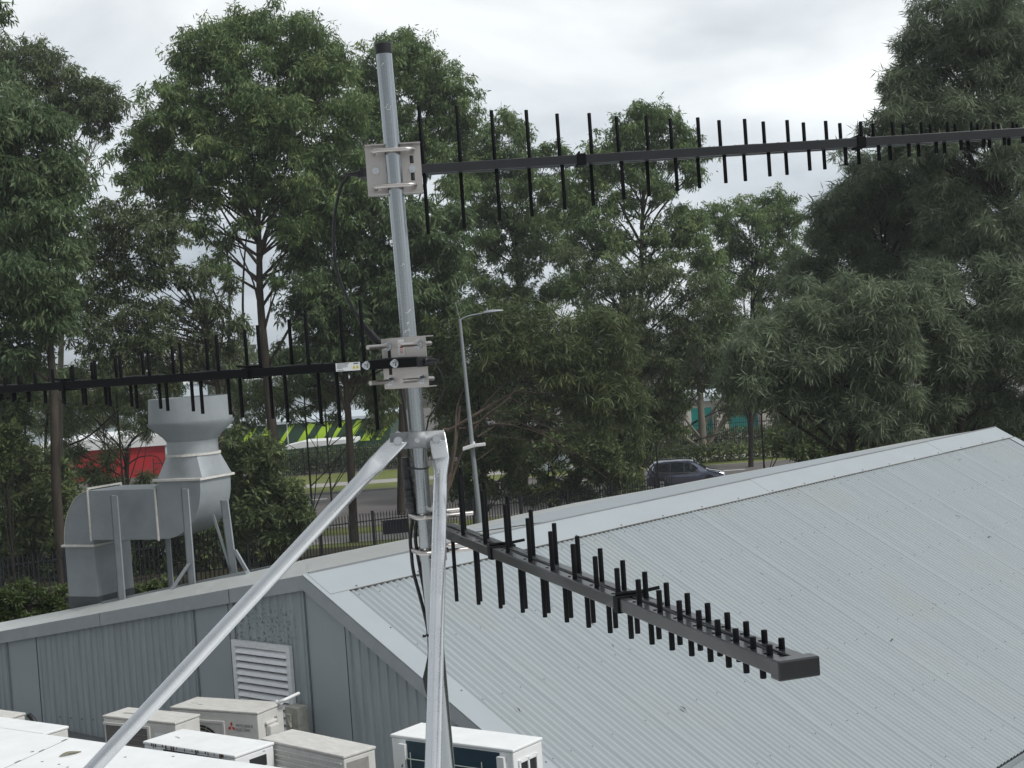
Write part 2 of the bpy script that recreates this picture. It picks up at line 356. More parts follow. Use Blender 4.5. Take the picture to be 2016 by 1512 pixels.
# edge strip of the ridge capping on the far side
b.m = 1
cap = [(n_ + (f - n_) * min(1, .55 + .03 * i)) for i, (n_, f) in enumerate(zip(nr, fe))][1:9]
nn = nr[1:9]
b.grid([[p + NF * .012 for p in nn], [p + NF * .010 for p in cap]]); b.m = 2; b.grid([[p + NF * .010 for p in cap], [p - NF * .004 for p in cap]])
bp(b, 'far_roof_slope', [FARP, CAPP, LIPM])
# left wall-top capping (leans towards the yard) and its fascia
SL = 5.6
wall_edge = [PK + DL * s for s in (0, 1, 2, 3, 4, SL)]
tops = [(603, 1101), (529, 1117), (450, 1135), (386, 1148)]
def captop(px, py, s, back): 
    p0 = PK + DL * s; return at(px, py, p0.y + back * RD.y - .0)
b = MB()
near = []; far = []
for px, ytop, bk in ((603, 1101, 2.6), (529, 1117, 2.0), (450, 1135, 1.5), (386, 1147.5, 1.2), (200, 1186, .9), (0, 1224.5, .75), (-160, 1258, .75)):
    # barge edge pixel on wall plane
    ye = 1131 + (603 - px) * (1243 - 1131) / 603
    q = onplane(px, ye, PK, RD); near.append(q); far.append(at(px + (0 if px > 600 else 6), ytop, q.y + bk))
b.grid([far, near]); b.grid([[p - UZ * .25 for p in far], far])
bp(b, 'wall_capping', FARP)
b = MB()
def fascia(mb, pts, off, h):
    top = [p - RD * off for p in pts]; bot = [p - UZ * h for p in top]
    mb.grid([top, bot]); mb.grid([pts, top]); mb.grid([bot, [p + RD * (off + .002) for p in bot]])
fascia(b, near[::-1], .05, .128)
rk = [PK + DS * d for d in (0, 1, 2, 3, 4, EAVE)]
fascia(b, rk, .05, .128)
for s in (1.02, 3.1):
    q = PK + DL * s - RD * .0525; b.m = 1; b.box(q, DL * .004, -RD * .001, -UZ * .126); b.m = 0
bp(b, 'fascia', [FASC, GAP])
# barge capping on the right rake and at the far gable
b = MB(); b.box(PK - RD * .05 + NR * .006, DS * EAVE, RD * .26, NR * .003)
for d in (.9, 1.8, 2.75, 3.6):
    b.m = 1; b.hexbolt(PK + DS * d + RD * (.17 + .02 * math.sin(d * 9)) + NR * .009, NR, .008, .006); b.m = 0
bp(b, 'barge_capping', [CAPP, ZINC])
b = MB(); b.box(PK + RD * (RL - .17) + NR * .006 + DS * .33, DS * (EAVE - .33), RD * .22, NR * .003); bp(b, 'barge_capping', CAPP)
random.seed(6); rl0 = None
for px, py in ((1912, 869), (1960, 909), (1890, 905), (1948, 1057), (1885, 1017), (1163, 1228), (1206, 1272), (1756, 1260), (1021, 1398), (1500, 1130), (1345, 1395), (1840, 1190)):
    q = onplane(px, py, PK + NR * .004, NR)
    if rl0 is None:
        lb0 = MB(); rows = []
        for t in [i / 6 for i in range(7)]:
            w_ = .011 * math.sin(math.pi * min(.97, max(.03, t))); rows.append([(-.05 + .1 * t, k * w_, .006 + .004 * abs(k) + .004 * math.sin(4 * t)) for k in (-1, 0, 1)])
        lb0.grid(rows); rl0 = lb0.build('fallen_leaf', DRYLEAF2, smooth=60); lf0 = rl0
        md = rl0.modifiers.new('s', 'SOLIDIFY'); md.thickness = .001
    else:
        lf0 = rl0.copy(); COL.objects.link(lf0)
    lf0.location = q; lf0.rotation_euler = (NR.to_track_quat('Z', 'Y') @ Euler((0, 0, random.uniform(0, 6))).to_quaternion()).to_euler(); lf0.scale = [random.uniform(.35, .8)] * 3
    tag(lf0, 'small dry gum leaf lying on the big corrugated roof', 'leaf', 'dry leaves on the corrugated roof')
# mitre line at the ridge end
# wall cladding
def ws(px, py): return (onplane(px, py, PK, RD) - PK).dot(-DN)
pans = [(ws(77, 1300), ws(20, 1300)), (ws(462, 1210), ws(386, 1225)), (ws(690, 1280), ws(604, 1200))]
b = MB(); s = -4.0; prof = []
def inpan(x):
    for a, c in pans:
        if a <= x <= c: return (a, c)
    return None
while s < SL:
    pn = inpan(s)
    if pn:
        prof += [(pn[0], 0, 1), (pn[0] + .004, .014, 1), (pn[1] - .004, .014, 1), (pn[1], 0, 1)]; s = pn[1] + .012
    else:
        prof += [(s, 0, 0), (s + .046, 0, 0), (s + .058, .013, 0), (s + .092, .013, 0), (s + .104, 0, 0)]; s += .1045
prof = [p for i, p in enumerate(prof) if i == 0 or p[0] > prof[i - 1][0] - 1e-6]
def ztop(x): return (-math.tan(SLF) * x if x > 0 else math.tan(SR) * x) - .09
tp = []; bt = []
for x, d, k in prof:
    p = PK - DN * x - RD * (d - .002); tp.append(p + UZ * ztop(x)); bt.append(Vector((p.x, p.y, DECKZ - .6)))
for i in range(len(prof) - 1):
    b.m = 1 if (prof[i][2] and prof[i + 1][2]) else 0
    b.poly([tp[i], tp[i + 1], bt[i + 1], bt[i]])
    if prof[i][2] != prof[i + 1][2] or (prof[i][2] and abs(prof[i][1] - prof[i + 1][1]) > .01):
        b.m = 2; q = tp[i] - RD * .017; b.box(q - DN * 0, DN * .006, -RD * .001, bt[i] - tp[i])
b.m = 3
for px, py in ((121, 1411), (142, 1413), (164, 1415), (186, 1416.5)):
    q = onplane(px, py, PK, RD); b.hexbolt(q - RD * .014, -RD, .010, .006)
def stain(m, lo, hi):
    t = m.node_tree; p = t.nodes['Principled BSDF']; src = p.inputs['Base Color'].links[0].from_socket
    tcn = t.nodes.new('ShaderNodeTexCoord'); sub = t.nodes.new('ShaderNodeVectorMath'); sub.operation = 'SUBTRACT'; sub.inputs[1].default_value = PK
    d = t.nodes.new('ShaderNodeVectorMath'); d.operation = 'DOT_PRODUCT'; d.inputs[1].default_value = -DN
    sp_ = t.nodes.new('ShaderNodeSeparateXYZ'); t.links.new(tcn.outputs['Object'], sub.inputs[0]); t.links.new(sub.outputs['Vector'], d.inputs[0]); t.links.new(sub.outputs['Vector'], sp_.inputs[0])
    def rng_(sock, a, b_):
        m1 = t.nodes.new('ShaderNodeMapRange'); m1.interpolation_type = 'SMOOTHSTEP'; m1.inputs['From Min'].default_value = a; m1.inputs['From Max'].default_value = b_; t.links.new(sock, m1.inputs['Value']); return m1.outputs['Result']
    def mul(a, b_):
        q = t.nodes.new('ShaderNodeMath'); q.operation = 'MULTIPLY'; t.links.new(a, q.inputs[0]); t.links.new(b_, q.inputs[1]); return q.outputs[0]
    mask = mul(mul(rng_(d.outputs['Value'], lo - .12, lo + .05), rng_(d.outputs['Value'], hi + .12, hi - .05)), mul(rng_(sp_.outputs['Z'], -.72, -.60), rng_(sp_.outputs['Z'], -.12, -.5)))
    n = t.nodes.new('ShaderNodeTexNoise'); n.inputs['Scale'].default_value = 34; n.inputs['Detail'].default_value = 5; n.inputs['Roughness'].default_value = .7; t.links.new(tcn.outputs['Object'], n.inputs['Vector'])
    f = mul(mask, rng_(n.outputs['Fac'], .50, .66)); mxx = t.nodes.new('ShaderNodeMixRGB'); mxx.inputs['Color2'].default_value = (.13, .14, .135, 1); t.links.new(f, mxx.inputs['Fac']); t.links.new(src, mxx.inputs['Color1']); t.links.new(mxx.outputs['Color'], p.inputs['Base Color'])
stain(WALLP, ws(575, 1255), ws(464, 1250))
bp(b, 'wall_cladding', [WALLP, WALLF, GAP, ZINC])
# louvred vent
fl = onplane(463, 1257, PK, RD); fr = onplane(577, 1262, PK, RD); bl = onplane(478, 1418, PK, RD)
vw = (fr - fl).dot(DN); vh = 1.02
vf = MB(); O = fl - RD * .016
vf.box(O, DN * vw, -RD * .035, -UZ * .055); vf.box(O - UZ * (vh - .06), DN * vw, -RD * .035, -UZ * .06)
vf.box(O - UZ * .055, DN * .05, -RD * .035, -UZ * (vh - .115)); vf.box(O - UZ * .055 + DN * (vw - .05), DN * .05, -RD * .035, -UZ * (vh - .115))
vent = bp(vf, 'louvre_vent', ALU)
vb = MB(); vb.box(O - UZ * .055 + DN * .05 - RD * .001, DN * (vw - .1), -RD * .002, -UZ * (vh - .115))
o = vb.build('backing', GAP, vent)
vs = MB(); ns = 14; pit = (vh - .115) / ns
for i in range(ns):
    z = -.055 - pit * i - .012
    pr = [(-.004, 0), (-.020, -.006), (-.034, -.024), (-.042, -.043), (-.038, -.049), (-.028, -.037), (-.010, -.022)]
    rows = [[O + DN * xx + RD * a_ * .9 + UZ * (z + c_) for a_, c_ in pr] for xx in (.05, vw - .05)]
    vs.grid(rows, True)
o = vs.build('slats', ALU, vent, smooth=50)
# gutter at the eave
b = MB(); g0 = PK + DS * EAVE - UZ * .02
b.box(g0 - UZ * .12 + RD * .0, RD * RL, DN * .003, UZ * .11); b.box(g0 - UZ * .12 + DN * .003, RD * RL, DN * .12, UZ * .003); b.box(g0 - UZ * .12 + DN * .123, RD * RL, DN * .004, UZ * .13)
bp(b, 'gutter', CAPP)
b = MB()
b.poly([Vector((p.x, p.y, 0)) for p in (PK + RD * RL, PK + RD * RL + DN * 3.9)] + [PK + RD * RL + DS * (EAVE - .2) - UZ * .05, PK + RD * RL - UZ * .05])
b.poly([PK + DS * (EAVE - .12) - UZ * .1 + RD * q for q in (0, RL)] + [Vector((p.x, p.y, 0)) for p in (PK + DN * 3.9 + RD * RL, PK + DN * 3.9)])
for i in range(len(fe) - 1): b.poly([fe[i] - UZ * .28 + DN * .1, fe[i + 1] - UZ * .28 + DN * .1, Vector((fe[i + 1].x, fe[i + 1].y, 0)) + DN * .1, Vector((fe[i].x, fe[i].y, 0)) + DN * .1])
bp(b, 'back_walls', WALLP)

# deck below the gable wall and lean-to roof beyond the eave
b = MB(); q0 = PK - DN * 7 - RD * .03
b.poly([Vector((p.x, p.y, DECKZ)) for p in (q0, q0 + DN * 10.8, q0 + DN * 10.8 - RD * 5.5, q0 - RD * 5.5)])
o = b.build('service_deck', GREY2); struct(o)
b = MB(); q0 = PK + DN * 4.25 + RD * 1; zz = PK.z - math.tan(SR) * 4.05 - .55
rows = [[], []]
for i in range(int(13 / .19 * 4)):
    r = i * .19 / 4; h = [0, 0, .03, .03][i % 4]
    for j, d in enumerate((0, 5)): p = q0 + RD * r + DN * d; rows[j].append(Vector((p.x, p.y, zz + h - d * .03)))
b.grid(rows)
b.box(Vector((q0.x, q0.y, 0)), RD * 12.9, DN * 5, UZ * (zz - .25))
tag(b.build('low_roof', GREY2), 'dark grey ribbed lower roof beyond the eave of the big corrugated roof', 'roof')

# white sheet roof in the foreground (the one the mast stands on)
WZ = CAMH - 1.5
wa, wb_ = onz(0, 1433, WZ), onz(560, 1512, WZ)
wd = (wb_ - wa).normalized(); wnrm = Vector((-wd.y, wd.x, 0))   # away from camera
b = MB(); e0 = wa - wd * 4.5; e1 = wa + wd * 7.5
b.prism([e0, e1, e1 - wnrm * 11, e0 - wnrm * 11], UZ * -.10)
b.m = 1
for k in range(6):
    l0 = onz(135, 1455, WZ) - wd * (1.6 * (k - 1)); dd = (onz(20, 1508, WZ) - onz(135, 1455, WZ)).normalized()
    b.m = 2; b.box(l0 + UZ * .0005, dd * 6, dd.cross(UZ) * .0018, UZ * .0012); b.m = 1
    for i in range(10):
        q = l0 + dd * (i * .155 + .01); b.box(q + UZ * .001, dd * .030, dd.cross(UZ) * .007, UZ * .002)
random.seed(8)
for i in range(26):
    q = onz(random.uniform(20, 520), random.uniform(1470, 1512), WZ)
    if i < 8: b.hexbolt(q, UZ, .006, .001, 7)
wr = b.build('white_sheet_roof', [WHITE, ZINC, CONC])
bl_ = MB(); q = wa - wd * 4.4 - wnrm * .15; bl_.box(Vector((q.x, q.y, 0)), wd * 11.7, -wnrm * 10.5, UZ * (WZ - .12)); 
tag(wr, 'bright white flat sheet roof in the near corner with a row of rivet slots', 'roof')
o = bl_.build('supporting_walls', WALLP, wr)
# dry leaf
lb = MB(); c = onz(138, 1485, WZ); a = (onz(160, 1480, WZ) - onz(117, 1491, WZ)); w = a.cross(UZ).normalized() * a.length * .34
rows = []
for t in [i / 8 for i in range(9)]:
    ww = math.sin(math.pi * min(.98, max(.02, t))) ** .7; base = onz(117, 1491, WZ) + a * t
    rows.append([base + w * ww * k * .5 + UZ * (.003 + .006 * abs(k) * ww + .002 * math.sin(5 * t)) for k in (-1, -.5, 0, .5, 1)])
lb.grid(rows); o = lb.build('fallen_leaf', DRYLEAF, smooth=60); sd = o.modifiers.new('s', 'SOLIDIFY'); sd.thickness = .001
tag(o, 'dry olive brown leaf lying on the white sheet roof', 'leaf')
#@@DUCT
# ------------------------------------------------------------------ exhaust duct on the roof behind the wall capping
ang = R(-26); DW = Vector((math.cos(ang), math.sin(ang), 0)); DNR = Vector((-DW.y, DW.x, 0))     # along the duct (to the right), away
dc = at(194, 1195, 15.9); dz0 = dc.z                      # near corner of the riser at roof level
S = 15.9 / FPX
dt = empty('exhaust_duct', 'grey galvanised exhaust duct with square elbows and a flared round outlet, standing on the building', 'duct', (dc.x, dc.y, dc.z))
def DP(x, y, z): return Vector((dc.x, dc.y, 0)) + DW * x + DNR * y + UZ * z
def dbuild(mb, name, m, parent=None, **k):
    o = mb.build(name, m, parent or dt, **k)
    if not parent: o.location = -Vector((dc.x, dc.y, dc.z))
    return o
def zz_(px, py, x=0, y=0):
    p = DP(x, y, 0); return at(px, py, p.y).z
WX, WY = .40, .58       # riser width along duct, depth away
zT = zz_(188, 1074); zB2 = zz_(191, 1062); zTop = zz_(192, 966)
dpt = .46
b = MB(); b.box(DP(-WX, 0, dz0 - .05), DW * WX, DNR * WY, UZ * (zT - dz0 + .05))
b.m = 1; b.box(DP(-WX - .003, -.003, dz0 - .05), DW * (WX + .006), DNR * (WY + .006), UZ * .16)
b.m = 2
for z in (dz0 + .26, dz0 + .52): b.box(DP(-WX - .0015, -.0015, z), DW * (WX + .003), DNR * (WY + .003), UZ * .006)
dbuild(b, 'riser', [DUCT, DUCTD, DUCT])
b = MB(); b.box(DP(-WX - .03, -.03, zT - .012), DW * (WX + .05), DNR * (WY + .05), UZ * .024)
dbuild(b, 'flange', SEAL, bevel=.004)
# first elbow: quarter round on the left
H = zTop - zT
def elbow(cx, cz, rx, rz, x1, z1, y0, y1, a0, a1, extra=[]):
    pts = [(cx + rx * math.cos(a0 + (a1 - a0) * i / 14), cz + rz * math.sin(a0 + (a1 - a0) * i / 14)) for i in range(15)] + extra
    return pts
pts = elbow(0.0, zT + .012, WX, H - .012, 0, 0, 0, 0, math.pi, math.pi / 2, [(.0, zT + .012)])
b = MB(); b.prism([DP(x, 0, z) for x, z in pts], DNR * dpt); dbuild(b, 'elbow', DUCT, smooth=35)
b = MB()
for i in range(14): 
    a, c = pts[i], pts[i + 1]; b.box(DP(a[0], -.006, a[1]), DP(c[0], 0, c[1]) - DP(a[0], 0, a[1]), DNR * .008, UZ * .007)
dbuild(b, 'seam', SEAL)
# horizontal run
xr = .90
b = MB(); b.box(DP(.012, -.035, zB2), DW * (xr - .012), DNR * (dpt + .05), UZ * (zTop - zB2 + .01)); dbuild(b, 'horizontal_duct', DUCT, bevel=.004)
for xx in (.0, xr - .002):
    b = MB()
    b.box(DP(xx, -.05, zB2 - .01), DW * .014, DNR * .02, UZ * (zTop - zB2 + .045)); b.box(DP(xx, -.05, zTop + .02), DW * .014, DNR * (dpt + .09), UZ * .02)
    b.box(DP(xx, dpt + .02, zB2 - .01), DW * .014, DNR * .02, UZ * (zTop - zB2 + .045))
    dbuild(b, 'flange', SEAL)
# second elbow turning up
x2 = xr + .012; xe = x2 + .57
zf = zz_(398, 945, x2 + .57); zb = zz_(322, 1060, x2)
pts = [(x2, zb)] + [(x2 + .06 + (xe - x2 - .06) * math.sin(t), zf - .02 - (zf - zb - .02) * math.cos(t) ** .9) for t in [math.pi / 2 * i / 14 for i in range(15)]] + [(xe, zf), (x2 + .02, zf), (x2 + .005, zTop - .02)]
b = MB(); b.prism([DP(x, -.03, z) for x, z in pts], DNR * (dpt + .05)); dbuild(b, 'elbow', DUCT, smooth=30)
b = MB(); b.box(DP(x2 - .02, -.06, zf), DW * (xe - x2 + .05), DNR * (dpt + .12), UZ * .026); dbuild(b, 'flange', SEAL, bevel=.004)
# square to round transition, neck, cone, cylinder
cx_, cy_ = (x2 + xe) / 2 + .03, dpt / 2 - .01
zN = zz_(388, 893, cx_, cy_); zN2 = zz_(388, 866, cx_, cy_); zC = zz_(385, 828, cx_, cy_); zO = zz_(378, 781, cx_, cy_)
N = 32
def ring(rad, z, n=N): return [DP(cx_ + rad * math.cos(2 * math.pi * i / n), cy_ + rad * math.sin(2 * math.pi * i / n), z) for i in range(n)]
def sq(hx, hy, z, n=N):
    out = []
    for i in range(n):
        a = 2 * math.pi * i / n; c, s_ = math.cos(a), math.sin(a); k = 1 / max(abs(c), abs(s_))
        out.append(DP(cx_ + hx * c * k, cy_ + hy * s_ * k, z))
    return out
b = MB(); b.grid([sq((xe - x2) / 2, dpt / 2 + .02, zf + .026), ring(.27, zN)], True); dbuild(b, 'transition', GALVD, smooth=14)
b = MB(); b.tube([DP(cx_, cy_, zN - .008), DP(cx_, cy_, zN + .014)], .285, N); dbuild(b, 'flange', SEAL)
b = MB(); b.grid([ring(.262, zN + .012), ring(.262, zN2)], True); dbuild(b, 'neck', GALVD, smooth=40)
b = MB(); b.grid([ring(.262, zN2), ring(.30, zN2 + .05), ring(.44, zC - .03), ring(.445, zC)], True); dbuild(b, 'cone', DUCT, smooth=40)
b = MB(); b.grid([ring(.43, zC), ring(.415, zO), ring(.405, zO), ring(.42, zC + .01)], True); b.poly(ring(.42, zC + .012)); dbuild(b, 'outlet', DUCT, smooth=40)
# legs and rails
railA = at(200, 1193, 15.62); railB = at(484, 1133, 14.85)
def rail(t): return railA + (railB - railA) * t
b = MB(); b.box(railA, railB - railA, DNR * .05, UZ * .045); dbuild(b, 'base_rail', DUCT)
b = MB(); rA = railA + DNR * .62 + UZ * -.02; b.box(rA, railB - railA, DNR * .05, UZ * .04); dbuild(b, 'base_rail', DUCT)
def leg(px, ytop, ybot, off, w=.085, lean=0):
    t = (px - off * 84 - 200) / 284; base = rail(t); base = base + DNR * off + UZ * .02
    topz = at(px - 5, ytop, base.y).z
    b = MB(); b.box(base - DW * w / 2, DW * w, DNR * .02, UZ * (topz - base.z) + DW * lean); b.box(base - DW * w / 2, DW * .012, DNR * .06, UZ * (topz - base.z) + DW * lean)
    dbuild(b, 'leg', DUCT); return base, topz
leg(243, 975, 1180, -.04); leg(322, 1050, 1160, .45, .065); l3, t3 = leg(382, 962, 1150, -.04); l4, t4 = leg(456, 985, 1140, .16, .09, -.05)
def brace(a, c, r=.022):
    b = MB(); d = Vector(c) - Vector(a); b.box(Vector(a) - DW * r, DW * 2 * r, DNR * r, d); dbuild(b, 'brace', DUCT)
brace(l3 - DNR * .02 + UZ * .22, l3 - DNR * .1 - DW * .17 + UZ * -.02)
brace(l4 + UZ * .26 + DW * .03, l4 + DW * .19 + UZ * .0)
brace(l4 + UZ * .05 - DW * .03, l4 - DW * .20 + UZ * .62, .014)
#@@AC
# ------------------------------------------------------------------ air conditioner condensers on the service deck
def unit_frame(px, py, h, deg):
    p = onz(px, py, CAMH + h); a = R(deg); x = Vector((math.cos(a), math.sin(a), 0)); return p, x, Vector((-x.y, x.x, 0))
def ac(px, py, h, deg, w, d, label, top=ACD, body=ACW, hh=.66):
    p, X, Y = unit_frame(px, py, h, deg)
    root = empty('air_conditioner', label, 'air conditioner', (p.x, p.y, p.z - hh), 'outdoor air conditioner units')
    root.rotation_euler = (0, 0, R(deg))
    b = MB(); b.abox(0, w, 0, d, 0, hh - .022); b.build('casing', body, root, bevel=.008)
    b = MB(); b.abox(-.006, w + .006, -.006, d + .006, hh - .02, hh); b.build('top_panel', top, root, bevel=.006)
    return root, hh
def add(root, name, m, fn, smooth=False, bevel=0):
    b = MB(); fn(b); return b.build(name, m, root, smooth=smooth, bevel=bevel)
def fan(root, cx, cz, rad, y=-.008):
    def g(b):
        for k in range(9):
            r = rad * (k + 1.2) / 10
            b.tube([(cx + r * math.cos(t), y - .012 * (1 - (k / 9) ** 2), cz + r * math.sin(t)) for t in [2 * math.pi * i / 28 for i in range(29)]], .0025, 4, False)
        for k in range(10):
            a = 2 * math.pi * k / 10; b.tube([(cx, y - .012, cz), (cx + rad * math.cos(a), y, cz + rad * math.sin(a))], .003, 4, False)
    o = add(root, 'fan_grille', ACG, g)
    b = MB(); b.poly([(cx + rad * math.cos(t), y + .004, cz + rad * math.sin(t)) for t in [2 * math.pi * i / 32 for i in range(32)]][::-1]); b.build('recess', GAP, o)
    b = MB()
    for k in range(3):
        a = 2 * math.pi * k / 3
        b.poly([(cx + rad * .15 * math.cos(a), y + .002, cz + rad * .15 * math.sin(a)), (cx + rad * .9 * math.cos(a), y + .002, cz + rad * .9 * math.sin(a)), (cx + rad * .85 * math.cos(a + .7), y + .002, cz + rad * .85 * math.sin(a + .7)), (cx + rad * .2 * math.cos(a + 1.2), y + .002, cz + rad * .2 * math.sin(a + 1.2))])
    b.build('fan_blades', ACG, o)
MX = lambda x, y, z, s=1: Matrix.Translation((x, y, z)) @ Matrix.Rotation(R(90), 4, 'X')
# the largest dirty unit with the three diamond badge
root, h = ac(336, 1391, -2.8, -28, .90, .34, 'large dirty cream air conditioner with a three diamond badge, in front of the louvred vent')
add(root, 'side_handle', ACW, lambda b: (b.abox(.90, .955, .09, .21, h - .22, h - .13), b.abox(.90, .93, .08, .22, h - .13, h - .10)), bevel=.012)
add(root, 'side_recess', ACG, lambda b: b.abox(.9005, .9025, .215, .25, h - .24, h - .09))
add(root, 'fan_shroud', ACW, lambda b: (b.abox(.035, .56, -.012, 0, h - .115, h - .09), b.abox(.035, .06, -.012, 0, .02, h - .115), b.abox(.535, .56, -.012, 0, .02, h - .115)), bevel=.004)
fan(root, .30, h - .37, .235)
def dia(b):
    for ax, az in ((0, .026), (-.023, -.013), (.023, -.013)):
        c = Vector((.628 + ax, -.0015, h - .235 + az)); s = .024; ang = {0: 90, 1: 210, 2: 330}[[(0, .026), (-.023, -.013), (.023, -.013)].index((ax, az))]
        u = Vector((math.cos(R(ang)), 0, math.sin(R(ang)))); v = Vector((-u.z, 0, u.x)); c = Vector((.628, -.0015, h - .135)) + u * .023
        b.poly([c - u * .022, c + v * .013, c + u * .022, c - v * .013][::-1])
add(root, 'badge', REDINK, dia)
textmesh('lettering', 'MITSUBISHI', .034, INK, root, MX(.672, -.001, h - .132)); textmesh('lettering', 'ELECTRIC', .034, INK, root, MX(.672, -.001, h - .166))
add(root, 'top_mark', ACG, lambda b: (b.abox(.10, .17, .14, .148, h, h + .001), b.abox(.19, .24, .11, .125, h, h + .001)))
# unit to its left with striped grille
root, h = ac(203, 1408, -2.75, -32, .80, .27, 'dirty cream air conditioner with a slatted front, left of the badge unit')
add(root, 'front_grille', ACG, lambda b: [b.abox(.03, .50, -.012, -.004, h - .085 - .045 * i, h - .082 - .045 * i) for i in range(12)])
add(root, 'grille_recess', mat('grille_dark', (.17, .165, .155), .6), lambda b: b.abox(.025, .505, -.004, 0, .03, h - .07))
add(root, 'grille_frame', ACW, lambda b: (b.abox(.01, .53, -.02, 0, h - .07, h - .05), b.abox(.505, .53, -.02, 0, .02, h - .07)))
add(root, 'rating_sticker', LABEL, lambda b: b.abox(.57, .70, -.002, 0, h - .20, h - .10))
add(root, 'top_slot', ACG, lambda b: b.abox(.12, .42, .10, .125, h, h + .002))
# white unit with rust spots
root, h = ac(283, 1459, -2.5, -37, .90, .34, 'clean white air conditioner with rust spots on its edge, before the badge unit', top=WHITE, body=WHITE)
add(root, 'side_slot', GAP, lambda b: b.abox(.90, .9025, .12, .27, h - .13, h - .06))
RUST = mat('rust', (.10, .055, .03), .9)
def rs(b):
    random.seed(5)
    for i in range(22):
        x = .08 + .72 * random.random(); s = random.uniform(.004, .013); b.abox(x, x + s, -.0075, -.006, h - .018 - random.uniform(0, .016), h - .004)
    b.abox(.13, .16, .16, .17, h, h + .001); b.abox(.17, .19, .15, .158, h, h + .001)
add(root, 'rust_spots', RUST, rs)['kind'] = 'stuff'
add(root, 'front_slot', GAP, lambda b: b.abox(.2, .86, -.004, 0, h - .045, h - .034))
# ribbed unit
root, h = ac(514, 1453, -2.5, -44, .86, .26, 'grey white air conditioner with ribbed front and grimy end, right of the rust spotted one')
add(root, 'front_ribs', ACW, lambda b: [b.abox(.02, .84, -.010, 0, h - .06 - .035 * i, h - .048 - .035 * i) for i in range(4)], bevel=.003)
fan(root, .26, h - .36, .20)
add(root, 'end_panel', ACG, lambda b: b.abox(.8605, .863, .02, .2, .05, h - .05))
add(root, 'handle', ACW, lambda b: b.tube(spline([(.866, .06, h - .26), (.866, .06, h - .15), (.875, .10, h - .12), (.866, .16, h - .14), (.866, .17, h - .26)], 5), .010, 8), smooth=50)
textmesh('lettering', 'MITSUBISHI', .03, INK, root, MX(.58, -.001, h - .30))
# big unit on the right with exposed blue coil
root, h = ac(770, 1445, -2.5, -36.6, 1.0, .31, 'white air conditioner with an exposed dark blue coil behind the mast foot', top=WHITE, body=WHITE, hh=.95)
add(root, 'coil', COIL, lambda b: b.abox(.125, .895, -.003, 0, .05, h - .03))
def wires(b):
    b.tube([(.12, -.015, h - .145), (.90, -.015, h - .145)], .0035, 6); b.tube([(.12, -.015, h - .42), (.90, -.015, h - .42)], .0035, 6)
    for x in (.17, .53, .76): b.tube([(x, -.018, h - .10), (x, -.018, .05)], .0028, 6)
add(root, 'guard_wires', WIREM, wires)
for x in (.095, .905):
    add(root, 'support_strap', WHITE, lambda b: (b.box((x, -.03, h - .15), (.035, 0, 0), (0, .006, 0), (-.09, 0, -.45)), b.abox(x - .015, x + .04, -.03, 0, h - .15, h - .05)))
def sh(b):
    for x in (.095, .905):
        for i in range(8): b.box((x + .012 - .09 * (i + .5) / 8 * 1, -.0312, h - .16 - .45 * (i + .4) / 8), (.010, 0, 0), (0, .001, 0), (-.004, 0, -.02))
add(root, 'strap_slots', INK, sh)['kind'] = 'stuff'
add(root, 'side_grille', WHITE, lambda b: ([b.abox(1.0, 1.012, .055, .235, h - .10 - .125 * i, h - .085 - .125 * i) for i in range(7)], [b.abox(1.0, 1.012, y, y + .016, .06, h - .08) for y in (.045, .137, .228)]))
add(root, 'side_opening', GAP, lambda b: b.abox(1.0, 1.003, .05, .24, .06, h - .085))
# partly hidden units at the left edge
root, h = ac(-70, 1411, -2.75, -34.6, .42, .28, 'pale air conditioner at the left edge with a dark hose behind it')
add(root, 'side_handle', ACW, lambda b: b.abox(.42, .45, .09, .20, h - .10, h - .06), bevel=.01)
add(root, 'hose', RUBBER, lambda b: b.tube(spline([(.44, .30, h - .02), (.50, .31, h - .08), (.53, .32, h - .2), (.54, .32, .0)], 5), .022, 8), smooth=50)
p, X, Y = unit_frame(107, 1437, -2.62, -35)
root, h = ac(86, 1443.5, -2.62, -35, .02, .2, 'pale air conditioner lying lowest behind the white roof edge, its end just showing')
for c in list(root.children): bpy.data.objects.remove(c)
b = MB(); b.abox(-.85, 0, 0, .22, 0, h - .022); b.build('casing', ACW, root, bevel=.008)
b = MB(); b.abox(-.856, .006, -.006, .226, h - .02, h); b.build('top_panel', WHITE, root, bevel=.006)
# isolator box on the wall beside the vent
q = onplane(583, 1383, PK, RD); q2 = onplane(606, 1421, PK, RD); ib = empty('isolator_box', 'weathered cream switch box with a tied cable on the wall beside the louvred vent', 'switch box', q)
b = MB(); O = -RD * .015; b.box(O, DN * .17, -RD * .12, -UZ * .25); b.build('box', CREAM, ib, bevel=.008)
b = MB(); b.box(O + DN * .03 - RD * .12 - UZ * .06, DN * .06, -RD * .02, -UZ * .10); b.tube([O + DN * .05 - RD * .13 - UZ * .10, O + DN * .11 - RD * .15 - UZ * .17], .012, 6); b.build('switch', CREAM, ib, bevel=.004)
b = MB(); b.tube([O + DN * .06 - RD * .06 - UZ * .25, O + DN * .06 - RD * .06 - UZ * .8], .018, 8); b.tube([O + DN * .12 - RD * .06 - UZ * .25, O + DN * .12 - RD * .06 - UZ * .8], .014, 8); b.build('conduit', CREAM, ib, smooth=50)
b = MB(); pa = at(541, 1386, 12.35); pb = at(560, 1378, 12.25); pc = at(588, 1365, 12.45)
b.tube(spline([pa, pb, pc], 5), .014, 8); b.tube([pa + Vector((.02, 0, .03)), pa + Vector((.01, 0, -.03))], .012, 6)
tag(b.build('insulated_pipe', WHITE, smooth=50), 'short white pipe reaching from the badge unit up to the louvred vent', 'pipe')
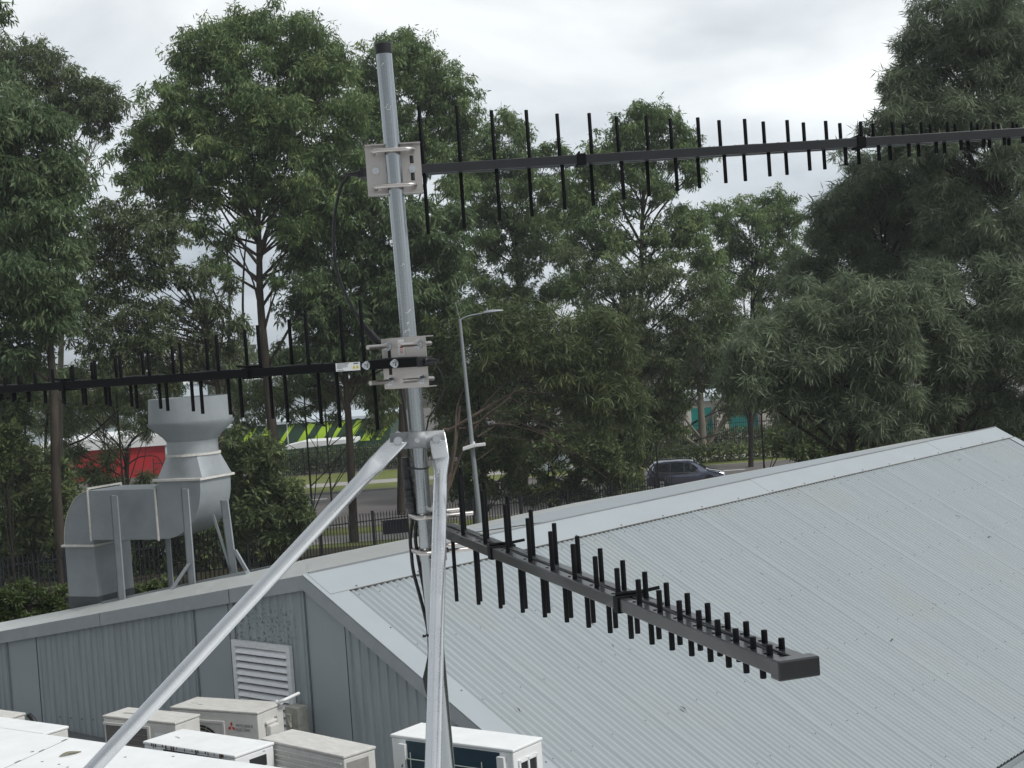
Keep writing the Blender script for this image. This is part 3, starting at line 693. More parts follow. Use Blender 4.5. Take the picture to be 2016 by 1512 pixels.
#@@MAST
# ------------------------------------------------------------------ mast with braces
MT = at(754, 87, 4.0); MB0 = at(880, 1512, 4.0); MAX = (MB0 - MT).normalized()
foot = MT + MAX * ((WZ - MT.z) / MAX.z)
ms = empty('antenna_mast', 'galvanised tube mast with a black end cap and two flattened braces', 'mast', foot)
def mbuild(mb, name, m, **k):
    o = mb.build(name, m, ms, **k); o.location = -foot; return o
def mp_(py): # axis point at photo row py
    return MT + (MB0 - MT) * ((py - 87) / (1512 - 87))
MR = .0212
b = MB(); b.tube([MT + MAX * .012, foot], MR, 40); mbuild(b, 'pole', GALV, smooth=50)
b = MB(); b.tube([MT - MAX * .003, MT, MT + MAX * .026, MT + MAX * .027], [MR * .9, .0228, .0228, .0215], 32); mbuild(b, 'end_cap', RUBBER, smooth=40)
b = MB(); b.box(foot - Vector((.09, .09, 0)), (.18, 0, 0), (0, .18, 0), (0, 0, .008)); mbuild(b, 'base_plate', ZINC)
SCR = mat('pole_scratch', (.75, .77, .78), .4, .5)
b = MB(); random.seed(4)
for py, w in ((213, .5), (217, .55), (613, .75), (633, .28), (637, .25), (648, .5), (652, .3), (131, .3), (520, .4)):
    c = mp_(py); a0 = -1.9 + random.uniform(-.3, .3)
    b.tube([c + Vector((math.cos(a0 + w * k / 6) * MR, math.sin(a0 + w * k / 6) * MR, .002 * k * random.random())) for k in range(7)], .0006, 4)
mbuild(b, 'scratches', SCR)['kind'] = 'stuff'
# clamp bracket: front strap with two ears
bc = mp_(861); bu = (at(882, 858, 3.975) - at(775, 864, 3.975)).normalized(); bf = Vector((0, -1, 0)); bz = -MAX
HW = .0725; TH = .0435 / 2
b = MB()
prof = [(-HW, .018), (-.0235, .018), (-.0195, .0265), (.0195, .0265), (.0235, .018), (HW, .018)]
rows = [[bc + bu * x + bf * y + bz * z for x, y in prof] for z in (-TH, TH)]
b.grid(rows); o = mbuild(b, 'clamp_plate', ZINC, smooth=12); sd = o.modifiers.new('s', 'SOLIDIFY'); sd.thickness = .004; sd.offset = 0
b = MB(); prof = [(-HW + .01, -.016), (-.022, -.016), (-.018, -.026), (.018, -.026), (.022, -.016), (HW - .01, -.016)]
b.grid([[bc + bu * x + bf * y + bz * z for x, y in prof] for z in (-TH, TH)]); o = mbuild(b, 'clamp_plate', ZINC); sd = o.modifiers.new('s', 'SOLIDIFY'); sd.thickness = .004
for x, r in ((-.0515, .0095), (.0515, .0095), (0.0, .006)):
    b = MB(); c = bc + bu * x + bf * (.020 if x else .0285)
    b.hexbolt(c, bf, r * 1.25, .0015, 20); b.hexbolt(c + bf * .0015, bf, r, .007, 6); mbuild(b, 'bolt', BOLT)
# braces: round tube flattened to a tab at the top
def brace_leg(top, bend, foot_, half, thick=.0035, flat_len=.055):
    d = (foot_ - bend).normalized(); Ln = (foot_ - bend).length
    side = bu if abs(bu.dot(d)) < .9 else bz
    rows = []; n = 24
    def ringat(c, ax, wx, wy):
        sd = (bu - ax * bu.dot(ax)).normalized(); fw = ax.cross(sd).normalized()
        if fw.y > 0: fw = -fw; 
        return [c + sd * math.copysign(abs(math.cos(2 * math.pi * i / n)) ** (2 / (2 + pw)), math.cos(2 * math.pi * i / n)) * wx + fw * math.copysign(abs(math.sin(2 * math.pi * i / n)) ** (2 / (2 + pw)), math.sin(2 * math.pi * i / n)) * wy for i in range(n)]
    axt = (bend - top).normalized()
    seq = [(-.022, half * 1.15, thick, 6, 0), (0, half * 1.25, thick, 6, 0), (.6, half * 1.25, thick, 6, 0), (1.0, half * 1.24, thick * 1.2, 4, 0)]
    for t, wx, wy, pw, _ in seq:
        c = top + (bend - top) * t if t >= 0 else top - axt * .022
        rows.append(ringat(c, axt, wx, wy))
    for t, wx, wy, pw in ((.012, half * 1.22, thick * 2.4, 2), (.035, half * 1.12, half * .72, 1), (.07, half, half * .96, .3), (.11, half, half, 0), (Ln * .5, half, half, 0), (Ln, half, half, 0)):
        rows.append(ringat(bend + d * t, d, wx, wy))
    b = MB(); b.grid(rows, True); b.poly(rows[0]); b.poly(rows[-1][::-1]); return b
lt = bc + bu * -.0515 + bf * .0135; lbend = at(748, 906, 3.955); lf = at(184, 1512, 3.72)
lfoot = lbend + (lf - lbend) * ((WZ - lbend.z) / (lf.z - lbend.z))
o = mbuild(brace_leg(lt, lbend, lfoot, .0192), 'brace', GALVB, smooth=40)
rt = bc + bu * .0535 + bf * .0135; rbend = at(868, 902, 3.955); rf = at(853, 1512, 3.05)
rfoot = rbend + (rf - rbend) * ((WZ - rbend.z) / (rf.z - rbend.z))
o = mbuild(brace_leg(rt, rbend, rfoot, .0178), 'brace', GALVB, smooth=40)
# cable ties round the pole
for py, dz in ((915, .0), (1246, .0)):
    c = mp_(py); b = MB()
    b.tube([c + Vector((math.cos(t) * (MR + .0015), math.sin(t) * (MR + .0015), .004 * math.cos(t - 2))) for t in [2 * math.pi * i / 28 for i in range(29)]], .0022, 5, False)
    b.box(c + Vector((-MR - .012, -.014, -.004)), (.010, 0, 0), (0, .006, 0), (0, 0, .006)); b.tube([c + Vector((-MR - .004, -.012, 0)), c + Vector((-MR - .010, -.015, .004))], .0015, 4)
    mbuild(b, 'cable_tie', RUBBER)
# ------------------------------------------------------------------ log periodic antennas
NST = 32; QD, S1, QH, H0 = .955, .1, .927, .163
def stations(sc=1): return [sc * S1 * (1 - QD ** k) / (1 - QD) for k in range(NST)]
def halfs(): return [H0 * QH ** k for k in range(NST)]
def antenna(label, A0, A1, boommat, side, axis_row, bolts, tail, sticker=False, clip=(.30, 1.22), scale=1.0):
    """side: +1 = boom lies beyond the plate seen from the mast along e2"""
    e1 = (A1 - A0).normalized(); e3 = (UZ - e1 * UZ.dot(e1)).normalized(); e2 = e3.cross(e1)
    root = empty('log_periodic_antenna', label, 'antenna', A0, 'log periodic antennas on the mast')
    M = Matrix((e1, e2, e3)).transposed().to_4x4(); root.rotation_euler = M.to_euler()
    inv = M.inverted()
    def loc(p): return inv @ (Vector(p) - A0)
    ax = loc(mp_(axis_row))                       # mast axis point in antenna coordinates
    bw, bh, gap = .0225, .0242, .012
    st = stations(scale); end = st[-1] + .035
    for s in (-1, 1):
        b = MB(); y0 = s * gap / 2 if s > 0 else -gap / 2 - bw
        b.abox(tail, end, y0, y0 + bw, -bh / 2, bh / 2); b.build('boom', boommat, root, bevel=.0018)
    b = MB(); b.abox(end - .004, end + .024, -gap / 2 - bw - .006, gap / 2 + bw + .006, -bh / 2 - .003, bh / 2 + .003); b.build('boom_end_cap', boommat, root, bevel=.0025)
    base = {}
    for k in range(NST):
        for ud in (1, -1):
            s = 1 if (k % 2 == 0) == (ud == 1) else -1
            y = s * (gap / 2 + bw / 2); h = halfs()[k]
            b = MB(); z0 = ud * bh / 2
            b.tube([(0, 0, 0), (0, 0, ud * (h - .001)), (0, 0, ud * h)], [.0051, .0051, .0046], 12); o = b.build('element', boommat if boommat is BLACK else BLACK, root, smooth=50)
            o.location = (st[k], y, z0)
    # rivet heads on the tops of the booms
    b = MB()
    for k in range(0, NST - 1):
        x = (st[k] + st[k + 1]) / 2; b.hexbolt((x, (1 if k % 2 else -1) * (gap / 2 + bw / 2), bh / 2), (0, 0, 1), .0035, .0016, 8)
    b.build('rivets', boommat, root)['kind'] = 'stuff'
    # spacer clips with zip tie tails
    for c in clip:
        b = MB(); q = .002
        b.abox(c, c + .024, -gap / 2 - bw - .004, gap / 2 + bw + .004, -bh / 2 - .004, bh / 2 + .003); o = b.build('boom_clip', BLACK, root, bevel=.0015)
        b = MB(); b.tube([(c + .006, -gap / 2 - bw, bh / 2 + .006), (c + .008, gap / 2 + bw, bh / 2 + .006), (c + .014, gap / 2 + bw + .03, bh / 2 + .010)], .0035, 6); b.build('tie_tail', BLACK, o)
    # coax lying in the slot between the booms
    b = MB(); pts = [(tail + .02 + (end - tail - .06) * i / 40, .001 * math.sin(i * 1.7), bh / 2 - .002 + .0025 * math.sin(i * .9)) for i in range(41)]
    b.tube(pts, .0036, 8); b.build('feed_cable', RUBBER, root, smooth=50)
    # mounting plate with flanges
    sgn = side; py_ = -sgn * (gap / 2 + bw + .002)
    pw, ph = .147, .135; xc = ax.x; zc = 0.0; fl = .034
    b = MB(); y0, y1 = sorted((py_, py_ - sgn * .003))
    b.abox(xc - pw / 2, xc + pw / 2, y0, y1, -ph / 2, ph / 2)
    ya, yb = sorted((py_ - sgn * .003, py_ - sgn * (.003 + fl)))
    b.abox(xc - pw / 2, xc + pw / 2, ya, yb, ph / 2 - .003, ph / 2); b.abox(xc - pw / 2, xc + pw / 2, ya, yb, -ph / 2, -ph / 2 + .003)
    pl = b.build('mounting_plate', STEEL, root)
    b = MB(); 
    for z in (.026, -.020): b.tube([(xc + .049, py_ - sgn * .0032, z + .008), (xc + .049, py_ - sgn * .0038, z - .008)], .0042, 8)
    for z in (.026, -.020): b.box((xc + .044, y0 - .0006, z - .010), (.010, 0, 0), (0, abs(y1 - y0) + .0012, 0), (0, 0, .020))
    b.build('plate_slots', GAP, pl)
    # u bolts round the mast
    for z in (.047, -.047):
        b = MB(); ym = ax.y; hw = .052; yy = ym - sgn * (MR + .008)
        pts = [(xc - hw, py_ + sgn * .085, z), (xc - hw, yy + sgn * .03, z), (xc - hw, yy + sgn * .010, z), (xc - hw + .012, yy, z)] + [(xc + hw * t, yy - sgn * .003 * (1 - t * t), z) for t in (-.5, 0, .5)] + [(xc + hw - .012, yy, z), (xc + hw, yy + sgn * .010, z), (xc + hw, yy + sgn * .03, z), (xc + hw, py_ + sgn * .085, z)]
        b.tube(spline(pts, 3), .0060, 12); u = b.build('u_bolt', STEEL, root, smooth=50)
        for x in (xc - hw, xc + hw):
            b = MB(); b.hexbolt((x, py_, z), (0, sgn, 0), .0125, .002, 20); b.hexbolt((x, py_ + sgn * .002, z), (0, sgn, 0), .0098, .009, 6); b.build('nut', BOLT, u)
    for x in bolts:
        b = MB(); yo = sgn * (gap / 2 + bw)
        b.hexbolt((xc + x, yo, 0), (0, sgn, 0), .0115, .002, 20); b.hexbolt((xc + x, yo + sgn * .002, 0), (0, sgn, 0), .0092, .008, 6)
        b.hexbolt((xc + x, py_ - sgn * .003, 0), (0, -sgn, 0), .0105, .007, 6); b.tube([(xc + x, py_ - sgn * .012, 0), (xc + x, yo + sgn * .016, 0)], .005, 8); b.build('bolt', BOLT, root)
    # connector at the tail
    b = MB(); b.tube([(tail - .001, 0, 0), (tail - .012, 0, 0), (tail - .014, 0, 0), (tail - .046, 0, 0)], [.0105, .0105, .0075, .0045], 12); b.build('connector', RUBBER, root, smooth=40)
    b = MB(); b.abox(tail - .006, tail + .002, -gap / 2 - bw - .002, gap / 2 + bw + .002, -bh / 2 - .001, bh / 2 + .001); b.build('boom_tail_cap', RUBBER, root, bevel=.002)
    if sticker:
        yf = sgn * (gap / 2 + bw); s_ = sgn; x0, x1 = sticker
        b = MB(); b.abox(x0, x1, *sorted((yf, yf + s_ * .0008)), -bh / 2 + .001, bh / 2 - .0012); lb = b.build('label', LABEL, root)
        # text lines, heading and two warning triangles; x decreases to the right seen from the camera
        b = MB(); yl = yf + s_ * .0010; Lx = x1 - x0
        b.m = 0
        for i in range(5):
            z = bh * (.34 - .125 * i); w = (.50, .46, .40, .44, .22)[i]
            b.box((x1 - .06 * Lx, yl, z), (-w * Lx, 0, 0), (0, s_ * .0003, 0), (0, 0, .0012))
        b.box((x1 - .06 * Lx, yl, -bh * .38), (-.26 * Lx, 0, 0), (0, s_ * .0003, 0), (0, 0, .0014))
        b.box((x0 + .26 * Lx, yl, bh * .24), (-.20 * Lx, 0, 0), (0, s_ * .0003, 0), (0, 0, .003))
        b.m = 1
        for cxx in (.245, .115):
            c = x0 + cxx * Lx; b.prism([(c - .0058, yl, -bh * .26), (c + .0058, yl, -bh * .26), (c, yl, bh * .14)], (0, s_ * .0003, 0))
            b.m = 0; b.box((c - .0008, yl + s_ * .0004, -bh * .2), (.0016, 0, 0), (0, s_ * .0002, 0), (0, 0, .005)); b.m = 1
        b.build('printing', [INK, YELLOW], lb)
        # small red and white sticker on the plate
        b = MB(); yp = py_ + sgn * .0005; b.abox(xc - .004, xc + .017, *sorted((yp, yp + sgn * .0006)), .020, .062); r_ = b.build('sticker', LABEL, root)
        b = MB(); b.box((xc + .0005, yp + sgn * .0008, .039), (.011, 0, 0), (0, sgn * .0003, 0), (0, 0, .008)); 
        for i in range(3): b.box((xc + .0015, yp + sgn * .0008, .034 - .004 * i), (.010, 0, 0), (0, sgn * .0003, 0), (0, 0, .0016))
        b.build('printing', REDINK, r_)
    return root, loc, (A0, e1, e2, e3)
# upper antenna, to the right
uA0 = at(834, 334.5, 4.066); uA1 = at(2016, 262, 4.20)
ua, uloc, uf = antenna('highest black antenna, reaching from the mast out past the right edge', uA0, uA1, BLKGREY, +1, 339, (-.049, .049), -.165, clip=(.415, 1.19))
# middle antenna, to the left and away
la0 = at(726, 719, 4.005); la1 = at(0, 767.5, 4.86)
la, lloc, lf_ = antenna('middle black antenna with a white warning label, pointing away to the left', la0, la1, BLACK, +1, 718, (-.015, .08), -.185, sticker=(.006, .09), clip=(.41, 1.19))
# lowest antenna, towards the camera
ba0 = at(903, 1052, 3.93); ba1 = at(1577, 1318, 2.2)
ba, bloc, bf_ = antenna('lowest black antenna, pointing at the camera over the corrugated roof', ba0, ba1, BLKGREY, +1, 1050, (-.049, .049), -.15, clip=(.36, 1.16), scale=1.04)
# ------------------------------------------------------------------ coaxial cables
def cable(name, pts, r, label, m=RUBBER, n=8):
    b = MB(); b.tube(spline(pts, 8), r, n); return tag(b.build(name, m, smooth=60), label, 'cable', 'black coaxial cables on the mast')
tl = uA0 - uf[1] * .20
cable('coaxial_cable', [tl, at(692, 344, 4.07), at(674, 362, 4.07), at(663, 400, 4.07), at(657, 450, 4.07), at(659, 510, 4.07), at(672, 560, 4.07), at(692, 602, 4.08), at(712, 633, 4.08)], .0042, 'long black cable looping down from the highest antenna to its joint above the white label')
b = MB(); b.tube([at(708, 626, 4.08), at(722, 648, 4.08), at(728, 656, 4.08), at(748, 678, 4.08), at(752, 684, 4.08)], [.0045, .0075, .011, .0105, .007], 12)
tag(b.build('cable_joint', RUBBER, smooth=45), 'thick black cable joint hanging beside the top of the middle mounting plate', 'cable joint')
lt_ = la0 - lf_[1] * .225
cable('coaxial_cable', [lt_, at(858, 719, 3.97), at(870, 738, 3.98), at(874, 765, 4.0), at(862, 795, 4.03), at(845, 822, 4.04), at(838, 850, 4.05), at(815, 900, 4.06)], .0022, 'thin black cable curling from the middle antenna back behind the mast')
cable('coaxial_cable', [at(752, 684, 4.08), at(775, 720, 4.09), at(792, 780, 4.09), at(800, 840, 4.08), at(806, 900, 4.06), at(812, 930, 4.05)], .0045, 'black cable running down left of the mast from the joint to the taped bundle')
b = MB(); b.tube([at(799, 900, 4.04), at(801, 925, 4.04), at(805, 950, 4.03), at(807, 972, 4.03), at(810, 990, 4.03), at(815, 1008, 4.03), at(822, 1024, 4.03)], [.013, .0155, .015, .016, .019, .017, .010], 14)
tb = b.build('taped_cable_bundle', TAPE, smooth=45); tag(tb, 'fat bundle of taped black cables bulging left of the mast under the clamp', 'cable joint')
b = MB()
for py in (940, 962, 975, 985, 998):
    c = at(804 + (py - 940) * .13, py, 4.03); b.tube([c + Vector((math.cos(t) * .0178, math.sin(t) * .0178, .002 * math.cos(t))) for t in [2 * math.pi * i / 20 for i in range(21)]], .0012, 5, False)
b.build('tape_turns', RUBBER, tb)
cable('coaxial_cable', [at(815, 1005, 4.03), at(808, 1056, 4.03), at(810, 1090, 4.03), at(814, 1125, 4.03), at(825, 1167, 4.02), at(838, 1218, 4.01), at(844, 1255, 4.01), at(845, 1295, 4.01), at(838, 1340, 4.0), at(842, 1365, 4.0), at(856, 1400, 4.02), at(870, 1512, 4.02)], .0048, 'left one of the two black cables running down the mast from the taped bundle')
cable('coaxial_cable', [at(823, 1005, 4.03), at(818, 1056, 4.03), at(822, 1090, 4.03), at(828, 1125, 4.03), at(836, 1167, 4.02), at(843, 1209, 4.01), at(850, 1255, 4.02), at(856, 1330, 4.03), at(866, 1420, 4.04), at(874, 1512, 4.04)], .0048, 'right one of the two black cables running down the mast from the taped bundle')
b = MB(); b.tube([at(846, 1285, 4.0), at(841, 1318, 4.0), at(838, 1335, 4.0), at(841, 1352, 4.0), at(846, 1362, 4.0)], [.004, .0065, .0085, .0085, .005], 12)
tag(b.build('cable_joint', RUBBER, smooth=45), 'black cable joint low on the mast, left of the upright brace', 'cable joint')
#@@BACK
# ------------------------------------------------------------------ fences, lamp, car, cabinet and buildings beyond
def groundz(x, y): return 0.0
def fence(name, label, A, B, pitch, h, postw=.07, every=2.6, rails=(.25, .82), m=FENCEM, pw=.026, z0=0.0, tipv=0):
    A, B = Vector(A), Vector(B); d = (B - A); Ln = d.length; d.normalize(); n = Vector((-d.y, d.x, 0))
    root = empty(name, label, 'fence', A)
    b = MB(); k = int(Ln / pitch)
    for i in range(k):
        p = d * (i * pitch) + Vector((0, 0, z0 + .08)); hh = h - .08
        b.box(p, d * pw, n * .02, UZ * (hh - .07)); b.prism([p + UZ * (hh - .07), p + d * pw + UZ * (hh - .07), p + d * pw * .5 + UZ * hh], n * .02)
    b.build('pickets', m, root)
    for r in rails:
        b = MB(); b.box(n * .022 + UZ * (z0 + h * r), d * Ln, n * .04, UZ * .045); b.build('rail', m, root)
    for i in range(int(Ln / every) + 1):
        b = MB(); b.box(d * (i * every) - n * .03 + UZ * z0, d * postw, n * postw, UZ * (h + .06)); b.build('post', m, root)
    return root
fL = at(-140, 1100, 57.5); fM = at(520, 1040, 63.5); fR = at(1330, 950, 73.0)
fence('palisade_fence', 'dark palisade fence behind the exhaust duct, its pickets wide apart', (fL.x, fL.y, 0), (fM.x, fM.y, 0), .19, 2.15, postw=.10, every=2.5, pw=.05)
fence('palisade_fence', 'black palisade fence from the exhaust duct to the parked car, near side of road', (fM.x, fM.y, 0), (fR.x, fR.y, 0), .14, 2.15, postw=.10, every=2.45, pw=.035)
fa, fb = at(300, 900, 116), at(1720, 880, 116)
fence('palisade_fence', 'thin dark palisade fence on the far side of the road in front of the hedge', (fa.x, 116, 0.1), (fb.x, 116, .1), .16, 2.1, every=2.9, pw=.03)
sb = MB(); q = at(753, 1022, 66.6); sb.box((q.x, 66.4, 1.05), (1.15, .25, 0), (0, .06, 0), (0, 0, .62)); tag(sb.build('banner', FENCEM), 'black banner hung on the near palisade fence left of the mast', 'banner')
# street lamp
LZ = 65.2; lb_ = at(947, 1050, LZ); lt2 = at(905, 628, LZ); base = Vector((lb_.x + (lb_.x - lt2.x) / (lb_.z - lt2.z) * (0 - lb_.z), LZ, 0))
sl_ = empty('street_lamp', 'tall slim grey street lamp with one curved arm, right of the mast', 'street lamp', base)
T = lt2 - base
b = MB(); b.tube([Vector((0, 0, 0)), T * .15, T], [.125, .115, .065], 14); b.build('pole', POLEM, sl_, smooth=50)
hd = at(950, 617, LZ) - base; he = at(991, 611, LZ) - base
b = MB(); b.tube(spline([T - Vector((0, 0, .05)), T + Vector((.4, 0, .10)), hd], 5), .035, 8); b.tube([T, T + Vector((-.14, 0, .75))], .014, 6); b.build('arm', POLEM, sl_, smooth=50)
b = MB(); d_ = he - hd; rows = []
for t, w, hh in ((0, .06, .05), (.12, .15, .10), (.4, .17, .11), (.8, .14, .07), (1, .04, .03)):
    c = hd + d_ * t; rows.append([c + Vector((0, w * math.cos(a), hh * math.sin(a) if math.sin(a) > 0 else .35 * hh * math.sin(a))) for a in [2 * math.pi * i / 12 for i in range(12)]])
b.grid(rows, True); b.poly(rows[-1]); b.poly(rows[0]); b.tube([hd + d_ * .22 + UZ * .08, hd + d_ * .22 + UZ * .2], .04, 8); b.build('lamp_head', POLEM, sl_, smooth=50)
c = at(931, 879, LZ - .2) - base
b = MB(); b.box(c + Vector((-.45, -.1, -.16)), (.5, 0, .12), (0, .2, 0), (0, 0, .16)); b.box(c + Vector((.05, -.1, -.03)), (.5, 0, .02), (0, .2, 0), (0, 0, .14)); b.box(c + Vector((-.1, .12, -.1)), (.2, 0, 0), (0, .05, 0), (0, 0, .3)); b.build('side_fitting', WHITE, sl_, bevel=.02)
# roadside cabinet
cb = empty('utility_cabinet', 'pale grey roadside cabinet half hidden by branches on the far verge', 'cabinet', at(1062, 958, 104))
b = MB(); b.abox(0, 2.25, 0, .8, -.6, .95); b.build('housing', POLEM, cb, bevel=.02)
b = MB(); b.abox(.02, .72, -.02, -.002, -.5, .9); b.build('door', PALEB, cb); b = MB(); b.abox(1.5, 2.2, -.02, -.002, -.5, .9); b.build('door', PALEB, cb)
cz = cb.location.z; cb.location.z = 0.72
# parked car
cl = at(1262, 963, 88); car = empty('parked_car', 'dark blue sport utility car parked beyond the roof ridge, nose to the right', 'car', (cl.x + .35, 88, .004))
car.rotation_euler = (0, 0, R(-9))
# stations: x, belt half width, bottom z, belt z, roof half width, roof z
ST = [(0.02, .55, .45, .80, .50, .86), (.10, .78, .32, .98, .66, 1.08), (.28, .88, .26, 1.06, .66, 1.36), (.55, .91, .24, 1.04, .63, 1.60), (1.1, .92, .24, 1.00, .64, 1.665), (1.9, .93, .24, .97, .64, 1.68), (2.6, .93, .24, .95, .63, 1.63), (3.05, .92, .24, .96, .62, 1.42), (3.5, .91, .24, .98, .66, 1.12), (3.75, .90, .24, .98, .80, 1.02), (4.2, .87, .26, .90, .74, .95), (4.5, .78, .32, .78, .62, .85), (4.62, .58, .42, .64, .48, .70)]
rows = []
for x, wb, zb_, zbelt, wr_, zr in ST:
    h_ = [(-wb * .93, zb_), (-wb, zb_ + .18), (-wb * 1.01, (zb_ + zbelt) / 2 + .1), (-wb * .975, zbelt), (-wr_, zr - .05), (-wr_ * .85, zr), (0, zr + .02)]
    rows.append([Vector((x, y, z)) for y, z in h_] + [Vector((x, -y, z)) for y, z in h_[-2::-1]])
b = MB(); b.grid(rows, True); b.poly(rows[0][::-1]); b.poly(rows[-1]); bo = b.build('body', CARP, car, smooth=35)
def sidept(x, t, out=.012):
    for i in range(len(ST) - 1):
        if ST[i][0] <= x <= ST[i + 1][0]:
            f = (x - ST[i][0]) / (ST[i + 1][0] - ST[i][0]); a = [ST[i][k] + (ST[i + 1][k] - ST[i][k]) * f for k in range(6)]
            y = -a[1] * .975 + (a[1] * .975 - a[4]) * t; z = a[3] + (a[5] - .05 - a[3]) * t; return Vector((x, y - out, z))
for xs, t1 in (((.62, .80, 1.0, 1.45), .86), ((1.52, 1.9, 2.25), .88), ((2.32, 2.6, 2.85, 3.1), .84)):
    b = MB(); b.grid([[sidept(x, .06) for x in xs], [sidept(x, t1 if not (x == xs[-1] and x > 3) else .55) for x in xs]]); b.build('side_window', GLASS, car)
b = MB(); b.tube([sidept(x, .02, .02) for x in (.5, .8, 1.2, 1.8, 2.4, 3.0, 3.3)], .018, 6); b.tube([sidept(.5, .02, .02), sidept(.42, .45, .02), sidept(.55, .9, .02)], .018, 6); b.build('window_trim', CHROME, car, smooth=50)
b = MB(); b.grid([[Vector((3.53, y, 1.12 + .01)) for y in (-.62, -.3, 0, .3, .62)], [Vector((2.98, y, 1.475)) for y in (-.55, -.3, 0, .3, .55)]]); b.grid([[Vector((2.98, y, 1.475)) for y in (-.55, -.3, 0, .3, .55)], [Vector((2.72, y, 1.605)) for y in (-.5, -.3, 0, .3, .5)]]); b.build('windscreen', GLASS, car)
for x in (.92, 3.72):
    for s in (-1, 1):
        b = MB(); b.tube([(x, s * .72, .34), (x, s * .745, .34), (x, s * .925, .34), (x, s * .94, .34)], [.30, .345, .345, .30], 28); w = b.build('wheel', TYRE, car, smooth=40)
        b = MB(); b.tube([(x, s * .93, .34), (x, s * .948, .34)], [.225, .20], 20)
        for k in range(5):
            a = 2 * math.pi * k / 5; b.box((x - .02, s * .945, .34), (.04, 0, 0), (math.cos(a) * .2, 0, math.sin(a) * .2), (0, s * .012, 0))
        b.build('rim', POLEM, w)
        b = MB(); b.tube([(x + .40 * math.cos(t), s * .915, .34 + .40 * math.sin(t)) for t in [math.pi * i / 14 for i in range(15)]], .03, 6); b.build('wheel_arch', RUBBER, car)
for s in (-1, 1):
    b = MB(); b.box((4.32, s * .62, .78), (.24, s * -.1, -.06), (0, s * .2, 0), (-.05, 0, .10)); b.build('headlight', LAMPW, car, bevel=.02)
    b = MB(); b.box((.06, s * .5, .88), (.05, 0, 0), (.1, s * .32, 0), (.04, 0, .16)); b.build('tail_light', LAMPR, car, bevel=.02)
    b = MB(); b.box((2.95, s * .93, .98), (.13, 0, 0), (0, s * .2, .02), (0, 0, .14)); b.build('mirror', CARP, car, bevel=.03)
    b = MB(); b.tube([(.6, s * .55, 1.68), (.75, s * .57, 1.72), (2.3, s * .57, 1.74), (2.55, s * .55, 1.70)], .018, 6); b.build('roof_rail', CHROME, car, smooth=50)
for x in (1.3, 2.35):
    b = MB(); b.tube([sidept(x, 0, .03) - UZ * .09, sidept(x + .2, 0, .03) - UZ * .09], .014, 6); b.build('door_handle', CHROME, car)
# buildings beyond the road
def bldg(name, label, x0, x1, y0, dep, h, wallm, roofm, roofh=.4, over=.3):
    root = empty(name, label, 'building', (x0, y0, 0)); w = x1 - x0
    b = MB(); b.abox(0, w, 0, dep, 0, h); b.build('wall', wallm, root)
    b = MB(); b.prism([(-over, -over, h), (w + over, -over, h), (w + over, -over, h + roofh), (-over, -over, h + roofh)], (0, dep + 2 * over, 0)); b.build('roof', roofm, root); return root, w
xl, xr_ = at(88, 900, 128).x, at(326, 900, 128).x
zf1 = at(300, 878, 128).z; zf2 = at(300, 857, 128).z
rb, w = bldg('red_building', 'low red walled building with a white fascia behind the trees on the left', xl, xr_, 128, 14, zf1, REDW, WHITE, zf2 - zf1)
b = MB(); b.abox(w + .02, w + .5, -.1, 13, 0, zf1 - .05); b.build('end_wall', PALEB, rb)
xl, xr_ = at(430, 860, 126).x, at(770, 860, 126).x; zt = at(600, 832, 126).z; zb0 = at(600, 876, 126).z
gb, w = bldg('striped_building', 'building clad with slanting lime green stripes on dark green, behind the far hedge', xl, xr_, 126, 14, zt, DKGR, PALEB, .25)
for i, f in enumerate((.02, .10, .19, .33, .44, .53, .63, .72, .82, .91)):
    x = f * w; hgt = zt - zb0; wd_ = .38 + .22 * (i % 3)
    b = MB(); b.prism([(x, -.02, zb0), (x + wd_, -.02, zb0), (x + wd_ + 1.3, -.02, zt - .1), (x + 1.3, -.02, zt - .1)], (0, -.03, 0)); b.build('stripe', LIME, gb)
b = MB(); b.abox(.4 * w, .405 * w, -.06, -.02, zb0, zt); b.build('post', WHITE, gb)
cn = empty('canopy', 'white canopy roof in front of the lime striped building, rising gently to the right', 'canopy', (at(552, 885, 121).x, 121, 0))
za, zb3 = at(555, 884, 121).z, at(690, 868, 121).z; wc = at(700, 870, 121).x - cn.location.x
b = MB(); b.prism([(0, 0, za - .1), (wc, 0, zb3 - .15), (wc, 0, zb3 + .12), (wc * .3, 0, za + .45), (0, 0, za + .12)], (0, 4, 0)); b.build('roof', WHITE, cn)
for x in (.1, wc * .5, wc - .2):
    b = MB(); b.abox(x, x + .12, .3, .42, .1, za - .05); b.build('post', POLEM, cn)
xl = at(1195, 860, 124).x; xr_ = at(1560, 860, 124).x; zt = at(1380, 790, 124).z
tb_, w = bldg('beige_building', 'beige building with teal panels between pale columns, right of centre behind the road', xl, xr_, 124, 16, zt, BEIGE, PALEB, .4)
ztt = at(1380, 803, 124).z; ztb = at(1380, 856, 124).z
for px0, px1 in ((1195, 1232), (1355, 1402), (1436, 1492)):
    a0, a1 = at(px0, 830, 124).x - xl, at(px1, 830, 124).x - xl
    b = MB(); b.abox(a0, a1, -.06, .02, ztb, ztt); b.build('teal_panel', TEAL, tb_)
for px0 in (1236, 1346, 1410, 1500):
    a0 = at(px0, 830, 124).x - xl; b = MB(); b.abox(a0, a0 + .6, -.5, .0, 0.1, ztt + .3); b.build('column', BEIGE, tb_)
a0 = at(1392, 880, 124).x - xl; b = MB(); b.prism([(a0, -2.4, .1), (a0, -.52, .1), (a0, -.52, at(1400, 858, 123).z)], (.5, 0, 0)); b.build('ramp_wall', POLEM, tb_)
